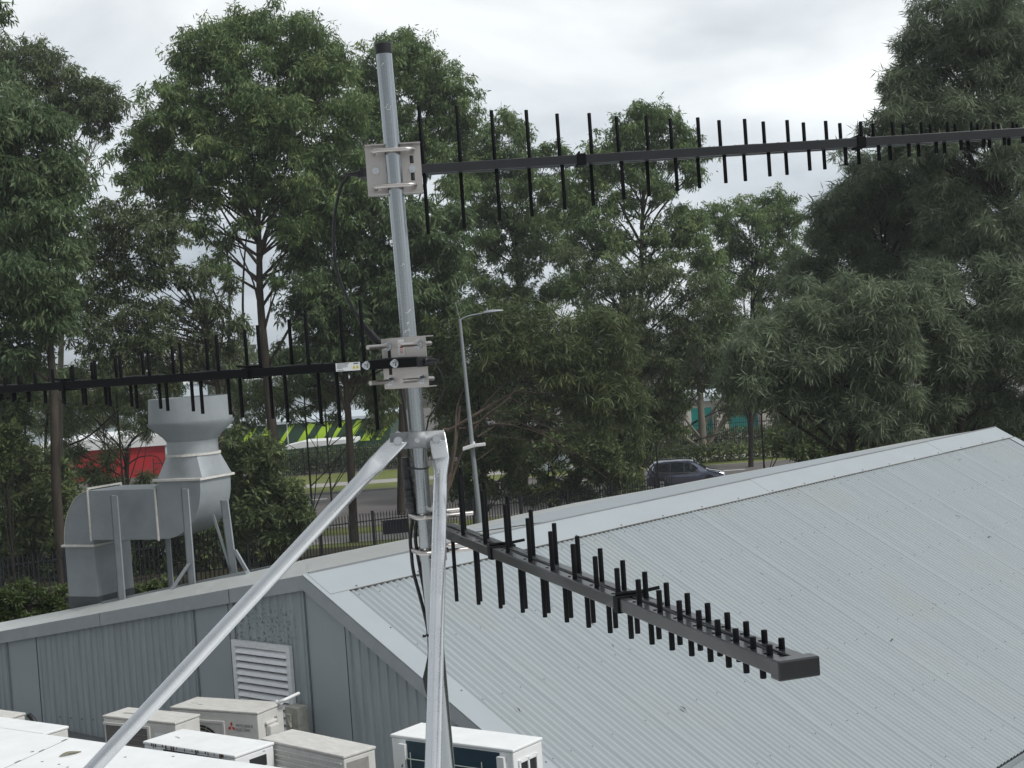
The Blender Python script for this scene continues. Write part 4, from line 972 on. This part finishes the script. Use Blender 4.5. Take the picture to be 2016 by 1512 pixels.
bx = empty('brick_planter', 'low terracotta brick wall topped by a fence, left of the beige building', 'wall', (at(1240, 885, 119).x, 119.0, .05))
b = MB(); b.abox(0, 3.6, 0, .35, 0, at(1260, 876, 119).z); b.build('brickwork', BRICK, bx)
bb = MB(); q = at(1276, 868, 118.2); bb.box((q.x, 118.2, .1), (.75, 0, 0), (0, .12, 0), (0, 0, at(1280, 843, 118.2).z)); tag(bb.build('blue_sign', BLUEM, bevel=.03), 'upright blue sign board standing before the beige building', 'sign')
for nm, px0, px1, py, Y, mm, lab in (('pale_shed', -60, 330, 775, 190, PALEB, 'long pale shed far behind the red building'), ('pale_shed', 470, 680, 742, 210, PALEB, 'pale shed seen between trunks above the striped building')):
    a0, a1 = at(px0, py, Y), at(px1, py, Y); bldg(nm, lab, a0.x, a1.x, Y, 25, at((px0 + px1) / 2, py, Y).z, mm, WHITE, .5)
#@@TREES
# ------------------------------------------------------------------ trees and shrubs
def leafmesh(name, pos, axis, side, ln, wd, tint, m, parent):
    n = len(pos); V = np.empty((n, 4, 3), np.float32)
    V[:, 0] = pos; mid = pos + axis * (ln * .45)[:, None]; V[:, 1] = mid + side * (wd * .5)[:, None]; V[:, 2] = pos + axis * ln[:, None]; V[:, 3] = mid - side * (wd * .5)[:, None]
    me = bpy.data.meshes.new(name); me.vertices.add(n * 4); me.vertices.foreach_set('co', V.ravel())
    me.loops.add(n * 4); me.loops.foreach_set('vertex_index', np.arange(n * 4, dtype=np.int32))
    me.polygons.add(n); me.polygons.foreach_set('loop_start', np.arange(0, n * 4, 4, dtype=np.int32)); me.polygons.foreach_set('loop_total', np.full(n, 4, np.int32))
    at_ = me.attributes.new('tint', 'FLOAT', 'FACE'); at_.data.foreach_set('value', tint.astype(np.float32))
    me.materials.append(m); me.update(calc_edges=True)
    o = bpy.data.objects.new(name, me); COL.objects.link(o); o.parent = parent; return o
def unit(a): return a / np.maximum(np.linalg.norm(a, axis=1, keepdims=True), 1e-6)
NLEAF = 0
LD = 1.75
def crown(cl, seed, L, Wd, dens, droop, hole=.0, up=.0):
    """cl: (centre, radius) list -> leaf arrays plus sub clump centres"""
    global NLEAF
    rng = np.random.default_rng(seed); P = []; A = []; T = []; LN = []; WDs = []; subs = []
    for c, r, fd in cl:
        c = np.array(c, float); n = int(LD * dens * fd * math.pi * r * r / (L * Wd * .30)); ns = int(14 + r * 6)
        d = unit(rng.normal(size=(ns, 3))); d[:, 2] *= .9
        rad = rng.uniform(.15, 1.08, ns) ** .75
        sc = c + d * (r * rad)[:, None]; sr_ = r * rng.uniform(.16, .44, ns); st = rng.uniform(-.22, .22, ns)
        w = sr_ ** 2; k = rng.choice(ns, n, p=w / w.sum())
        dd = unit(rng.normal(size=(n, 3))); dd[:, 2] = dd[:, 2] * .75 + up
        rr = rng.uniform(0, 1, n) ** .5 * np.where(rng.uniform(0, 1, n) < .14, rng.uniform(1, 1.55, n), 1)
        p = sc[k] + dd * (sr_[k] * rr)[:, None]
        a = unit(dd * .35 + np.array([0, 0, -droop]) + rng.normal(size=(n, 3)) * .55)
        P.append(p); A.append(a); T.append(np.clip(.42 + st[k] + rng.normal(size=n) * .17, 0, 1))
        s = rng.uniform(.5, 1.5, n); LN.append(L * s); WDs.append(Wd * s)
        subs.append((c, sc))
    P = np.concatenate(P); A = np.concatenate(A); n = len(P); NLEAF += n
    S = unit(np.cross(A, unit(rng.normal(size=(n, 3)))))
    return P, A, S, np.concatenate(LN), np.concatenate(WDs), np.concatenate(T), subs
SPEC = dict(gum=(.26, .060, 1.25, .75, 0), gumthin=(.26, .058, .9, .8, 0), blue=(.30, .070, 1.6, .8, 0), cas=(.33, .032, 2.0, .5, .08), casthin=(.6, .04, 1.0, .3, .1), shrub=(.24, .075, 2.0, .2, .1), fine=(.085, .03, 1.7, .2, .1), wattle=(.42, .05, 1.3, .45, 0))
def plant(name, label, cat, Z, trunk, tr, cl, lm, spec, seed, bark=None, limbs=True, group=None, extra=(), zj=.55, twigs=True):
    bark = bark or BARK
    rng = random.Random(seed)
    tp = [at(px, py, Z) for px, py in trunk]
    b0 = tp[-1]; base = Vector((b0.x, b0.y, 0)); 
    root = empty(name, label, cat, base, group)
    cs = []
    for c in cl:
        r = c[2] * Z / FPX; zoff = (c[3] if len(c) > 3 else rng.uniform(-1, 1) * r * zj); cs.append((at(c[0], c[1], Z + zoff), r * 1.2))
    L_, W_, dn_, dr_, up_ = SPEC[spec]
    full = [(tuple(c - base), r, 1.0) for c, r in cs]
    if cat == 'tree':
        for c, r in cs:
            o_ = Vector((rng.gauss(0, 1), rng.gauss(0, 1), rng.gauss(0, .8) - .25)).normalized() * r * 1.05; full.append((tuple(c - base + o_), r * .8, .30))
    P, A, S, LN, WD, T, subs = crown(full, seed, L_, W_, dn_, dr_, up=up_)
    leafmesh('crown', P, A, S, LN, WD, T, lm, root)
    # trunk from the ground up, then limbs to every clump
    path = spline([p - base for p in tp] + [Vector((0, 0, 0))], 5); path = path[::-1]
    n = len(path); b = MB(); rr = [tr * (1.25 if i == 0 else 1) * (1 - .72 * i / n) for i in range(n)]
    b.tube(path, rr, 10); b.build('trunk', bark, root, smooth=60)
    if limbs:
        b = MB()
        for (c, r), (cc, sc) in zip(cs, subs):
            c = c - base; k = min(range(n), key=lambda i: (path[i] - c).length * (1 if path[i].z < c.z else 2.2))
            k = max(1, k - rng.randint(1, 4)); a = path[k]; d = c - a
            midp = a + d * .5 + Vector((rng.uniform(-1, 1), rng.uniform(-1, 1), rng.uniform(-.2, .8))) * d.length * .10
            q = bez(a, midp, c, 6); r0_ = max(.035, rr[k] * .50)
            b.tube(q, [r0_ * (1 - .75 * i / 6) for i in range(7)], 6, False)
            if twigs:
                for s in sc[:: max(1, len(sc) // 7)]:
                    s = Vector(s); f = rng.randint(3, 6); b.tube(bez(q[f], (q[f] + s) / 2 + Vector((0, 0, .1 * r)), s, 3), [r0_ * .3, r0_ * .22, r0_ * .15, .012], 4, False)
        b.build('limbs', bark, root)
    if extra:
        b = MB()
        for e in extra:
            pts = [at(px, py, Z + rng.uniform(-.6, .6)) - base for px, py in e[0]]; q = spline(pts, 5); m_ = len(q)
            b.tube(q, [e[1] * (1 - .7 * i / m_) for i in range(m_)], 6, False)
        b.build('branches', e[2] if len(e) > 2 else bark, root)
    return root
TR = 'gum trees along the road'
plant('gum_tree', 'dense dark gum tree filling the left edge, its drooping foliage reaching low', 'tree', 62, [(70, 330), (84, 560), (98, 680), (106, 780), (112, 980)], .24,
      [(8, 222, 60), (80, 240, 46), (20, 300, 80), (90, 320, 72), (40, 400, 90), (105, 410, 55), (20, 520, 85), (85, 530, 72), (120, 585, 48), (30, 620, 70), (95, 630, 48), (15, 700, 50), (-70, 250, 90), (-70, 420, 95), (-60, 600, 90), (-14, 22, 24)], LBLUE, 'blue', 11, BARK)
plant('gum_tree', 'thin brownish gum with loose tufts, showing above the dense tree at the left edge', 'tree', 78, [(150, 330), (130, 480), (120, 700), (118, 950)], .22,
      [(40, 110, 38), (85, 120, 34), (115, 160, 36), (150, 170, 36), (190, 190, 38), (215, 215, 22), (60, 160, 40), (130, 215, 38), (180, 235, 30), (100, 240, 34), (205, 262, 16), (10, 110, 36)], LGUM2, 'gum', 12, BARKP, extra=[([(126, 360), (140, 310), (160, 265), (185, 235)], .07, BARKP)])
plant('gum_tree', 'tallest gum, broad domed crown and fanning bare limbs, between the left edge and the mast', 'tree', 72, [(505, 330), (510, 480), (513, 600), (528, 760), (546, 950)], .30,
      [(380, 450, 30), (440, 475, 24), (575, 470, 34), (595, 520, 28), (420, 525, 26), (548, 560, 20), (610, 570, 26), (480, 440, 22), (480, 190, 46), (520, 215, 48), (470, 255, 44), (510, 270, 46), (560, 255, 40), (400, 245, 40), (440, 275, 40), (500, 370, 36), (380, 340, 36), (690, 230, 40), (680, 330, 40), (620, 440, 36), (560, 440, 26), (470, 390, 26), (330, 420, 30), (490, 45, 40), (440, 62, 42), (535, 50, 42), (580, 60, 42), (625, 92, 44), (395, 95, 40), (368, 125, 38), (420, 130, 50), (480, 115, 52), (545, 125, 52), (600, 150, 52), (345, 178, 42), (310, 215, 42), (370, 220, 48), (288, 262, 42), (330, 288, 48), (262, 300, 34), (430, 210, 42), (545, 205, 40), (610, 225, 52), (645, 180, 42), (660, 130, 38),
       (400, 300, 46), (455, 322, 46), (520, 318, 46), (570, 300, 50), (300, 352, 46), (355, 372, 46), (248, 345, 30), (600, 360, 50), (560, 390, 40), (420, 385, 36), (650, 290, 46), (640, 400, 44), (590, 450, 40)], LGUM, 'gum', 13, BARK, zj=.9,
      extra=[([(508, 520), (470, 470), (440, 420), (415, 380)], .09), ([(511, 560), (455, 500), (400, 440)], .07), ([(510, 500), (530, 440), (548, 400), (560, 350)], .10), ([(512, 610), (545, 560), (590, 500), (610, 450)], .09), ([(509, 470), (490, 420), (470, 350)], .08), ([(450, 700), (452, 600), (448, 500), (440, 440)], .09), ([(482, 720), (478, 600), (482, 500), (492, 420)], .08), ([(516, 640), (500, 560), (475, 500), (462, 440)], .06)])
plant('gum_tree', 'olive brown thin gum with slanting limbs, below the domed crown on the left', 'tree', 67, [(330, 500), (400, 640), (425, 720), (440, 960)], .17,
      [(300, 700, 38), (240, 710, 38), (380, 700, 32), (430, 610, 28), (470, 640, 28), (465, 700, 30), (190, 690, 34), (150, 650, 26), (160, 500, 26), (400, 540, 22), (450, 560, 22), (200, 425, 36), (235, 405, 36), (185, 465, 36), (240, 470, 44), (290, 440, 42), (330, 470, 40), (205, 520, 38), (260, 530, 42), (310, 540, 38), (180, 565, 34), (225, 590, 38), (280, 600, 40), (340, 610, 36), (195, 640, 34), (250, 655, 38), (305, 665, 38), (370, 540, 28), (160, 610, 28), (400, 590, 26), (360, 680, 36), (420, 660, 32)], LGUM2, 'gumthin', 14, BARK,
      extra=[([(440, 760), (410, 650), (370, 560), (310, 490)], .08), ([(432, 730), (395, 640), (340, 600)], .05), ([(425, 720), (440, 640), (420, 570), (400, 500)], .06)])
plant('gum_tree', 'full dark gum behind the mast, its crown topping out right of the black end cap', 'tree', 84, [(810, 280), (805, 500), (795, 700), (790, 980)], .30,
      [(785, 82, 36), (745, 105, 36), (825, 105, 38), (860, 140, 38), (795, 140, 42), (895, 185, 38), (845, 190, 46), (755, 165, 44), (910, 235, 30), (870, 250, 44), (810, 225, 46), (715, 160, 38), (700, 210, 44), (745, 240, 46), (790, 295, 48), (845, 310, 48), (900, 300, 38), (695, 290, 44), (735, 330, 46), (905, 360, 34)], LGUM, 'gum', 15, BARK, zj=.8)
plant('gum_tree', 'gum with a thick straight trunk crossing the road strip, hanging foliage left of the mast', 'tree', 73, [(668, 480), (678, 700), (688, 860), (697, 1060)], .27,
      [(640, 690, 38), (680, 690, 38), (610, 620, 30), (640, 420, 30), (700, 640, 36), (790, 640, 36), (840, 690, 38), (880, 600, 36), (600, 740, 26), (690, 385, 46), (740, 400, 48), (650, 470, 40), (700, 470, 48), (760, 470, 48), (810, 420, 46), (860, 430, 48), (880, 490, 44), (830, 500, 46), (770, 540, 46), (715, 545, 46), (655, 545, 40), (620, 500, 36), (870, 560, 42), (820, 575, 44), (760, 610, 44), (700, 610, 42), (650, 620, 40), (600, 590, 34), (850, 640, 40), (905, 430, 30), (620, 660, 34), (730, 665, 38), (790, 690, 38), (580, 700, 30)], LBLUE, 'blue', 16, BARK, zj=.8)
plant('gum_tree', 'gum with two small tufts on top, just right of the mast', 'tree', 92, [(1015, 420), (1020, 560), (1030, 800), (1035, 980)], .24,
      [(960, 560, 36), (1020, 570, 38), (1080, 580, 34), (940, 610, 32), (1000, 620, 30), (1120, 560, 30), (920, 520, 30), (1000, 240, 26), (968, 262, 26), (1030, 262, 24), (955, 300, 34), (1000, 300, 32), (1088, 292, 22), (1108, 315, 20), (1040, 320, 32), (940, 345, 36), (985, 360, 40), (1040, 375, 40), (1090, 360, 34), (935, 410, 38), (980, 430, 40), (1040, 440, 42), (1095, 430, 38), (950, 480, 38), (1010, 500, 40), (1075, 500, 40), (1120, 380, 30)], LGUM, 'gum', 17, BARK, zj=.8)
plant('gum_tree', 'gum with a rounded top above the antenna boom and bare twisting limbs beneath', 'tree', 86, [(1268, 330), (1264, 460), (1262, 560), (1258, 780), (1262, 960)], .26,
      [(1260, 350, 30), (1300, 380, 26), (1225, 480, 24), (1295, 465, 26), (1250, 545, 26), (1240, 400, 20), (1410, 560, 30), (1300, 520, 30), (1130, 480, 30), (1280, 215, 28), (1250, 232, 28), (1312, 232, 28), (1220, 262, 30), (1275, 265, 34), (1335, 262, 28), (1365, 282, 26), (1185, 290, 30), (1230, 305, 36), (1290, 308, 36), (1345, 310, 30), (1160, 330, 32), (1200, 350, 36), (1145, 380, 36), (1190, 400, 34), (1360, 345, 22), (1150, 440, 38), (1190, 460, 30), (1330, 430, 36), (1370, 440, 30), (1345, 490, 38), (1170, 510, 40), (1390, 500, 30), (1140, 560, 36)], LGUM, 'gum', 18, BARK, zj=.6,
      extra=[([(1262, 480), (1235, 430), (1215, 390)], .10), ([(1263, 500), (1290, 430), (1330, 380), (1360, 360)], .08), ([(1262, 450), (1268, 390), (1285, 340)], .09), ([(1262, 560), (1300, 500), (1330, 460)], .06)])
plant('gum_tree', 'middle gum under the rounded top, mottled foliage with bright gaps', 'tree', 80, [(1230, 560), (1236, 700), (1240, 960)], .2,
      [(1250, 700, 36), (1220, 680, 34), (1290, 770, 36), (1340, 750, 34), (1240, 780, 34), (1310, 830, 30), (1260, 830, 32), (1350, 660, 34), (1420, 700, 34), (1400, 750, 26), (1420, 620, 34), (1190, 560, 36), (1240, 590, 38), (1290, 560, 36), (1210, 630, 38), (1265, 650, 40), (1320, 620, 40), (1370, 580, 36), (1330, 690, 38), (1390, 650, 38), (1160, 620, 34), (1280, 710, 36), (1120, 500, 30), (1320, 540, 30)], LGUM2, 'gumthin', 19, BARK)
plant('gum_tree', 'dark rounded gum left of the feathery trees, below the antenna boom', 'tree', 98, [(1490, 480), (1480, 640), (1478, 950)], .25,
      [(1440, 650, 34), (1400, 620, 34), (1560, 660, 30), (1500, 660, 30), (1590, 600, 28), (1380, 530, 26), (1500, 400, 26), (1470, 412, 26), (1540, 402, 24), (1565, 425, 22), (1440, 430, 28), (1415, 452, 28), (1490, 445, 34), (1540, 455, 30), (1450, 490, 34), (1510, 500, 36), (1560, 500, 26), (1410, 520, 30), (1465, 550, 34), (1530, 555, 34), (1580, 550, 28), (1430, 590, 30), (1500, 605, 32), (1560, 610, 30), (1400, 420, 20)], LGUM, 'gum', 20, BARKD, zj=.8)
plant('feathery_tree', 'tall feathery tree at the right edge, rising out of the top of the picture', 'tree', 56, [(1990, 250), (1978, 460), (1968, 620), (1955, 780), (1950, 980)], .36,
      [(1925, 20, 62), (1985, 40, 60), (1860, 45, 50), (1815, 75, 38), (1880, 95, 54), (1780, 125, 36), (1830, 150, 48), (1940, 130, 62), (2000, 150, 60), (1765, 175, 28), (1790, 215, 46), (1850, 230, 56), (1920, 240, 58), (1990, 260, 60), (1740, 245, 26), (1770, 275, 36), (1700, 255, 10), (1830, 310, 52), (1900, 335, 56), (1975, 360, 58), (2040, 90, 70), (2050, 300, 70), (1960, 440, 54), (2020, 470, 52), (1890, 430, 50), (1905, 500, 46), (1950, 520, 46), (1995, 560, 46), (1860, 555, 44)], LCAS, 'cas', 21, BARKD, zj=.7)
plant('feathery_tree', 'broad feathery tree under the right end of the antenna boom', 'tree', 60, [(1740, 480), (1745, 620), (1750, 960)], .26,
      [(1600, 560, 40), (1650, 575, 40), (1580, 520, 22), (1860, 440, 48), (1840, 350, 46), (1720, 565, 40), (1690, 345, 40), (1735, 340, 42), (1660, 390, 38), (1625, 412, 30), (1700, 400, 48), (1760, 385, 50), (1810, 390, 46), (1640, 455, 40), (1690, 465, 48), (1750, 460, 52), (1815, 460, 50), (1610, 470, 22), (1625, 505, 30), (1680, 520, 44), (1740, 530, 46), (1800, 525, 46), (1860, 500, 40)], LCAS, 'cas', 22, BARKD, zj=.7)
plant('feathery_tree', 'low spreading feathery tree whose pale tufts brush the roof ridge', 'tree', 50, [(1690, 640), (1680, 800), (1672, 980)], .22,
      [(1600, 600, 46), (1660, 590, 50), (1720, 610, 52), (1780, 600, 50), (1560, 640, 44), (1620, 660, 52), (1690, 670, 54), (1760, 680, 54), (1500, 660, 44), (1540, 710, 50), (1610, 730, 54), (1690, 745, 54), (1460, 690, 36), (1490, 740, 40), (1760, 760, 52), (1680, 815, 44), (1740, 830, 42), (1600, 790, 44), (1540, 775, 38), (1450, 740, 30)], LCAS, 'cas', 23, BARKD, zj=.7)
plant('feathery_tree', 'dark feathery tree filling the gap right above the far end of the ridge', 'tree', 52, [(1900, 600), (1895, 760), (1890, 960)], .24,
      [(1840, 590, 46), (1900, 640, 46), (1830, 660, 52), (1960, 560, 46), (2010, 600, 50), (1960, 680, 52), (1890, 720, 54), (1820, 740, 52), (2020, 720, 54), (1950, 780, 52), (1870, 810, 46), (1800, 810, 42), (2020, 820, 50), (1840, 540, 30)], LCAS, 'cas', 24, BARKD, zj=.7)
plant('wattle_tree', 'spreading wattle with a tangle of bare arching branches, right of the street lamp', 'tree', 70, [(905, 800), (895, 880), (880, 960), (872, 1010)], .2,
      [(950, 640, 42), (1000, 640, 44), (1060, 640, 44), (930, 690, 36), (980, 700, 46), (1040, 700, 48), (1100, 680, 46), (1150, 700, 46), (1200, 690, 44), (1110, 740, 42), (1170, 750, 46), (1220, 750, 42), (1190, 800, 40), (1240, 800, 36), (1150, 640, 38), (1210, 640, 34), (1130, 790, 28), (910, 640, 30)], LSHR, 'wattle', 25, TWIG, limbs=False, zj=.7,
      extra=[([(880, 850), (930, 820), (980, 790), (1020, 772), (1075, 775), (1110, 750)], .085, TWIG), ([(870, 845), (930, 842), (990, 835), (1040, 845), (1100, 850), (1160, 850), (1210, 880)], .06, TWIG), ([(885, 960), (905, 900), (945, 830), (1000, 785), (1030, 740), (1045, 715)], .07, TWIG), ([(1000, 785), (1050, 800), (1090, 818), (1130, 808), (1150, 780)], .045, TWIG), ([(1010, 785), (1060, 825), (1110, 830), (1170, 865)], .04, TWIG), ([(880, 950), (895, 880), (900, 800), (925, 740), (930, 700)], .05, TWIG), ([(940, 860), (1000, 830), (1060, 848), (1110, 885), (1180, 905)], .035, TWIG), ([(900, 925), (940, 905), (975, 880)], .03, TWIG), ([(1060, 845), (1075, 815), (1065, 790), (1080, 765)], .025, TWIG), ([(1020, 772), (1040, 758), (1035, 735)], .03, TWIG), ([(990, 835), (960, 800), (955, 770)], .025, TWIG), ([(1110, 885), (1150, 910), (1200, 945)], .028, TWIG),
             ([(960, 815), (1000, 850), (1050, 880), (1090, 920)], .03, TWIG), ([(905, 860), (960, 790), (1010, 745), (1060, 752), (1090, 740)], .035, TWIG), ([(930, 835), (985, 812), (1030, 815), (1075, 840), (1135, 845), (1180, 830)], .035, TWIG), ([(945, 855), (1005, 862), (1060, 868), (1120, 872)], .028, TWIG), ([(1075, 775), (1110, 790), (1160, 785), (1200, 800)], .03, TWIG), ([(1040, 845), (1090, 865), (1140, 895)], .025, TWIG)])
plant('smooth_gum_tree', 'slim gum with a smooth pale grey trunk standing before the beige building', 'tree', 112, [(1372, 700), (1378, 770), (1385, 885)], .42,
      [(1350, 700, 30), (1390, 690, 30), (1420, 720, 28), (1340, 740, 26), (1310, 770, 28), (1440, 760, 26), (1470, 790, 30), (1330, 800, 24), (1300, 830, 26), (1440, 800, 22)], LGUM2, 'gum', 26, BARKP, extra=[([(1340, 850), (1370, 830), (1400, 815), (1440, 800)], .10, BARKD), ([(1345, 875), (1385, 862), (1430, 850), (1450, 840)], .07, BARKD)])
plant('gum_tree', 'small gum with dark stems before the red building, far left', 'tree', 82, [(252, 880), (250, 960), (250, 1000)], .2,
      [(210, 900, 22), (175, 930, 26), (120, 830, 34), (165, 795, 30), (220, 785, 30), (110, 780, 34), (140, 890, 24), (190, 965, 22), (285, 945, 20), (230, 945, 18)], LSHR, 'wattle', 27, BARKD,
      extra=[([(250, 980), (248, 900), (262, 865), (285, 850)], .10), ([(249, 920), (235, 880), (215, 860)], .08), ([(252, 915), (275, 900), (310, 900), (325, 930)], .05), ([(92, 980), (90, 860), (100, 780)], .13), ([(70, 920), (130, 880), (180, 855), (250, 790)], .08)])
S_ = 'shrubs along the fence'
def shrub(label, Z, bx, cl, lm, spec, seed, **k):
    return plant('shrub', label, 'shrub', Z, [(bx, cl[0][1] + 10), (bx, cl[0][1] + 50)], .06, cl, lm, spec, seed, BARKD, limbs=True, twigs=False, group=S_, **k)
shrub('dark bushy mass at the left edge above the palisade fence', 64, 50, [(30, 810, 48), (30, 880, 50), (85, 930, 40), (25, 960, 50), (80, 1000, 46), (30, 1040, 44), (110, 1045, 36), (15, 760, 44), (120, 960, 34)], LSHR, 'shrub', 31)
shrub('bright yellow green bush touching the left edge', 61, 10, [(0, 850, 26), (12, 885, 26), (8, 925, 22), (-15, 880, 30)], LBRT, 'shrub', 32)
shrub('dark undergrowth left of the exhaust duct outlet', 74, 230, [(60, 740, 36), (130, 745, 36), (190, 720, 34), (240, 745, 36), (290, 735, 34), (200, 790, 28), (270, 790, 30), (330, 750, 32), (290, 830, 22), (390, 730, 34), (445, 730, 32)], LSHR, 'gumthin', 33)
shrub('dark glossy bush right of the exhaust duct, before the road', 60, 520, [(480, 900, 34), (520, 900, 38), (475, 955, 42), (535, 960, 44), (505, 1010, 46), (560, 1010, 36), (470, 1040, 40), (545, 1060, 40), (575, 975, 20), (595, 1020, 22), (460, 870, 24)], LSHR, 'shrub', 34)
shrub('small loose sprig of leaves reaching over the road right of the dark glossy bush', 60, 588, [(592, 985, 12), (604, 1005, 10), (582, 1000, 12)], LSHR, 'shrub', 41)
shrub('leafy low bush at the bottom left in front of the fence', 26, 60, [(20, 1195, 40), (60, 1185, 38), (100, 1190, 32), (-20, 1200, 44), (130, 1200, 20), (60, 1230, 40)], LBRT, 'fine', 35)
shrub('small bush showing between the legs of the exhaust duct', 30, 285, [(275, 1165, 18), (300, 1158, 16), (330, 1150, 14), (255, 1172, 14)], LBRT, 'fine', 36)
shrub('dark understory between the two gum trunks left of the mast', 78, 600, [(590, 750, 34), (640, 745, 34), (560, 790, 28), (620, 795, 26), (480, 790, 28), (520, 760, 26), (730, 750, 36), (745, 800, 30), (650, 700, 30), (715, 720, 30), (760, 770, 28)], LSHR, 'gumthin', 37)
shrub('dark thicket below the street lamp behind the mast', 72, 940, [(870, 720, 40), (885, 780, 40), (950, 760, 36), (930, 900, 38), (975, 900, 38), (900, 940, 30), (880, 880, 34), (960, 955, 30), (920, 980, 30), (1010, 925, 28), (860, 660, 36), (1000, 880, 34)], LSHR, 'shrub', 38)
shrub('thicket in front of the grey cabinet', 75, 1080, [(1040, 900, 34), (1085, 890, 30), (1020, 965, 26), (1060, 970, 24), (1095, 965, 24), (1140, 885, 36), (1160, 930, 32), (1125, 960, 24), (1200, 905, 36), (1215, 950, 32), (1150, 975, 22), (1065, 935, 14), (1190, 870, 32)], LSHR, 'shrub', 39)
shrub('bush overhanging the back of the parked car', 78, 1245, [(1235, 880, 28), (1245, 925, 24), (1250, 965, 20), (1225, 985, 22), (1260, 850, 26), (1240, 900, 20)], LSHR, 'gumthin', 40)
shrub('low dark scrub behind the fence, left of the road', 67, 300, [(x_, 1065 - .065 * x_, 34) for x_ in range(-20, 570, 46)] + [(x_, 1112 - .065 * x_, 34) for x_ in range(-20, 570, 44)] + [(x_, 1020 - .065 * x_, 30) for x_ in range(0, 560, 52)], LSHR, 'shrub', 42)
shrub('dark scrub along the ridge below the feathery trees', 66, 1750, [(x_, 905 - .06 * (x_ - 1450), 34) for x_ in range(1585, 2040, 42)] + [(x_, 862 - .05 * (x_ - 1560), 34) for x_ in range(1560, 2050, 50)], LSHR, 'shrub', 43)
shrub('olive scrub between the beige building and the feathery trees', 74, 1500, [(1545, 800, 30), (1500, 770, 28), (1570, 830, 30), (1450, 770, 24), (1540, 850, 24), (1585, 780, 30)], LSHR, 'gumthin', 44)
shrub('dark scrub left of the beige building, above the parked car', 80, 1290, [(1250, 800, 32), (1300, 800, 30), (1215, 830, 30), (1330, 840, 20), (1270, 845, 26), (1200, 790, 30), (1310, 765, 28), (1340, 790, 20), (1235, 865, 24), (1180, 840, 30)], LSHR, 'gumthin', 45)
shrub('dark backdrop of scrub behind the tangle of bare branches', 88, 1080, [(x_, y_, 36) for y_ in (745, 800, 855) for x_ in range(905, 1240, 52)], LSHR, 'shrub', 46)
shrub('thin olive scrub high before the red building', 105, 200, [(x_, y_, 27) for y_ in (748, 792, 832) for x_ in range(-20, 350, 44)] + [(112, 890, 22), (150, 925, 18)], LGUM2, 'gumthin', 48)
shrub('scrub in front of the striped building, among the trunks', 92, 640, [(x_, 770 + 12 * math.sin(x_), 30) for x_ in range(470, 800, 46)] + [(475, 830, 24), (520, 815, 22), (735, 840, 22), (760, 815, 26), (580, 815, 16), (655, 820, 16)], LSHR, 'gumthin', 47)
def hedge(label, Z, px0, px1, top, seed):
    a0, a1 = at(px0, top, Z).x, at(px1, top, Z).x; zt_ = at((px0 + px1) / 2, top, Z).z; root = empty('hedge', label, 'hedge', (a0, Z, .1), 'hedges behind the far fence')
    rng = np.random.default_rng(seed); n = int(abs(a1 - a0) * max(zt_, 1.2) * 260); zt_ = max(zt_, 1.2)
    p = np.stack([rng.uniform(0, a1 - a0, n), rng.uniform(0, 1.2, n), rng.uniform(0, 1, n) * zt_ * (1 + .08 * np.sin(rng.uniform(0, 40, n)))], 1)
    a = unit(rng.normal(size=(n, 3)) + np.array([0, -.4, .3])); s = unit(np.cross(a, unit(rng.normal(size=(n, 3)))))
    leafmesh('foliage', p, a, s, rng.uniform(.2, .4, n), rng.uniform(.08, .15, n), np.clip(rng.normal(.4, .22, n), 0, 1), LSHR, root)
hedge('clipped dark hedge behind the far fence left of the mast', 117.5, 480, 830, 887, 51); hedge('clipped dark hedge behind the far fence right of the parked car', 117.5, 1150, 1620, 888, 52); hedge('dark roadside hedge close behind the parked car', 102, 1240, 1700, 896, 53)
# far wood beyond the yard: one mass
rng = np.random.default_rng(77); n = 60000; xs = rng.uniform(-150, 170, n); top = 9.6 + 2.2 * np.sin(xs * .11) + 1.6 * np.sin(xs * .37 + 1) + 1.0 * np.sin(xs * .9)
p = np.stack([xs, 262 + rng.uniform(0, 10, n), 2 + (top - 2) * rng.uniform(0, 1, n) ** .7], 1); a = unit(rng.normal(size=(n, 3))); sd_ = unit(np.cross(a, unit(rng.normal(size=(n, 3)))))
fw = leafmesh('distant_wood', p, a, sd_, rng.uniform(.7, 1.5, n), rng.uniform(.4, .8, n), np.clip(rng.normal(.4, .2, n), 0, 1), LGUM2, None)
tag(fw, 'far off dark belt of trees along the horizon', 'trees', kind='stuff')
print('leaves', NLEAF)
# ------------------------------------------------------------------ thin air between the roof and the trees
hm = bpy.data.materials.new('thin_haze'); hm.use_nodes = True; ht = hm.node_tree; ht.nodes.clear()
ho = ht.nodes.new('ShaderNodeOutputMaterial'); hv = ht.nodes.new('ShaderNodeVolumePrincipled'); hv.inputs['Color'].default_value = (.90, .94, .97, 1); hv.inputs['Density'].default_value = 0.00048; hv.inputs['Anisotropy'].default_value = 0.2
ht.links.new(hv.outputs['Volume'], ho.inputs['Volume'])
b = MB(); b.abox(-3100, 3100, -100, 5100, -1.0, 31); hz = b.build('haze', hm); hz['kind'] = 'stuff'; hz['label'] = 'thin pale haze in the air over the whole place'; hz['category'] = 'haze'
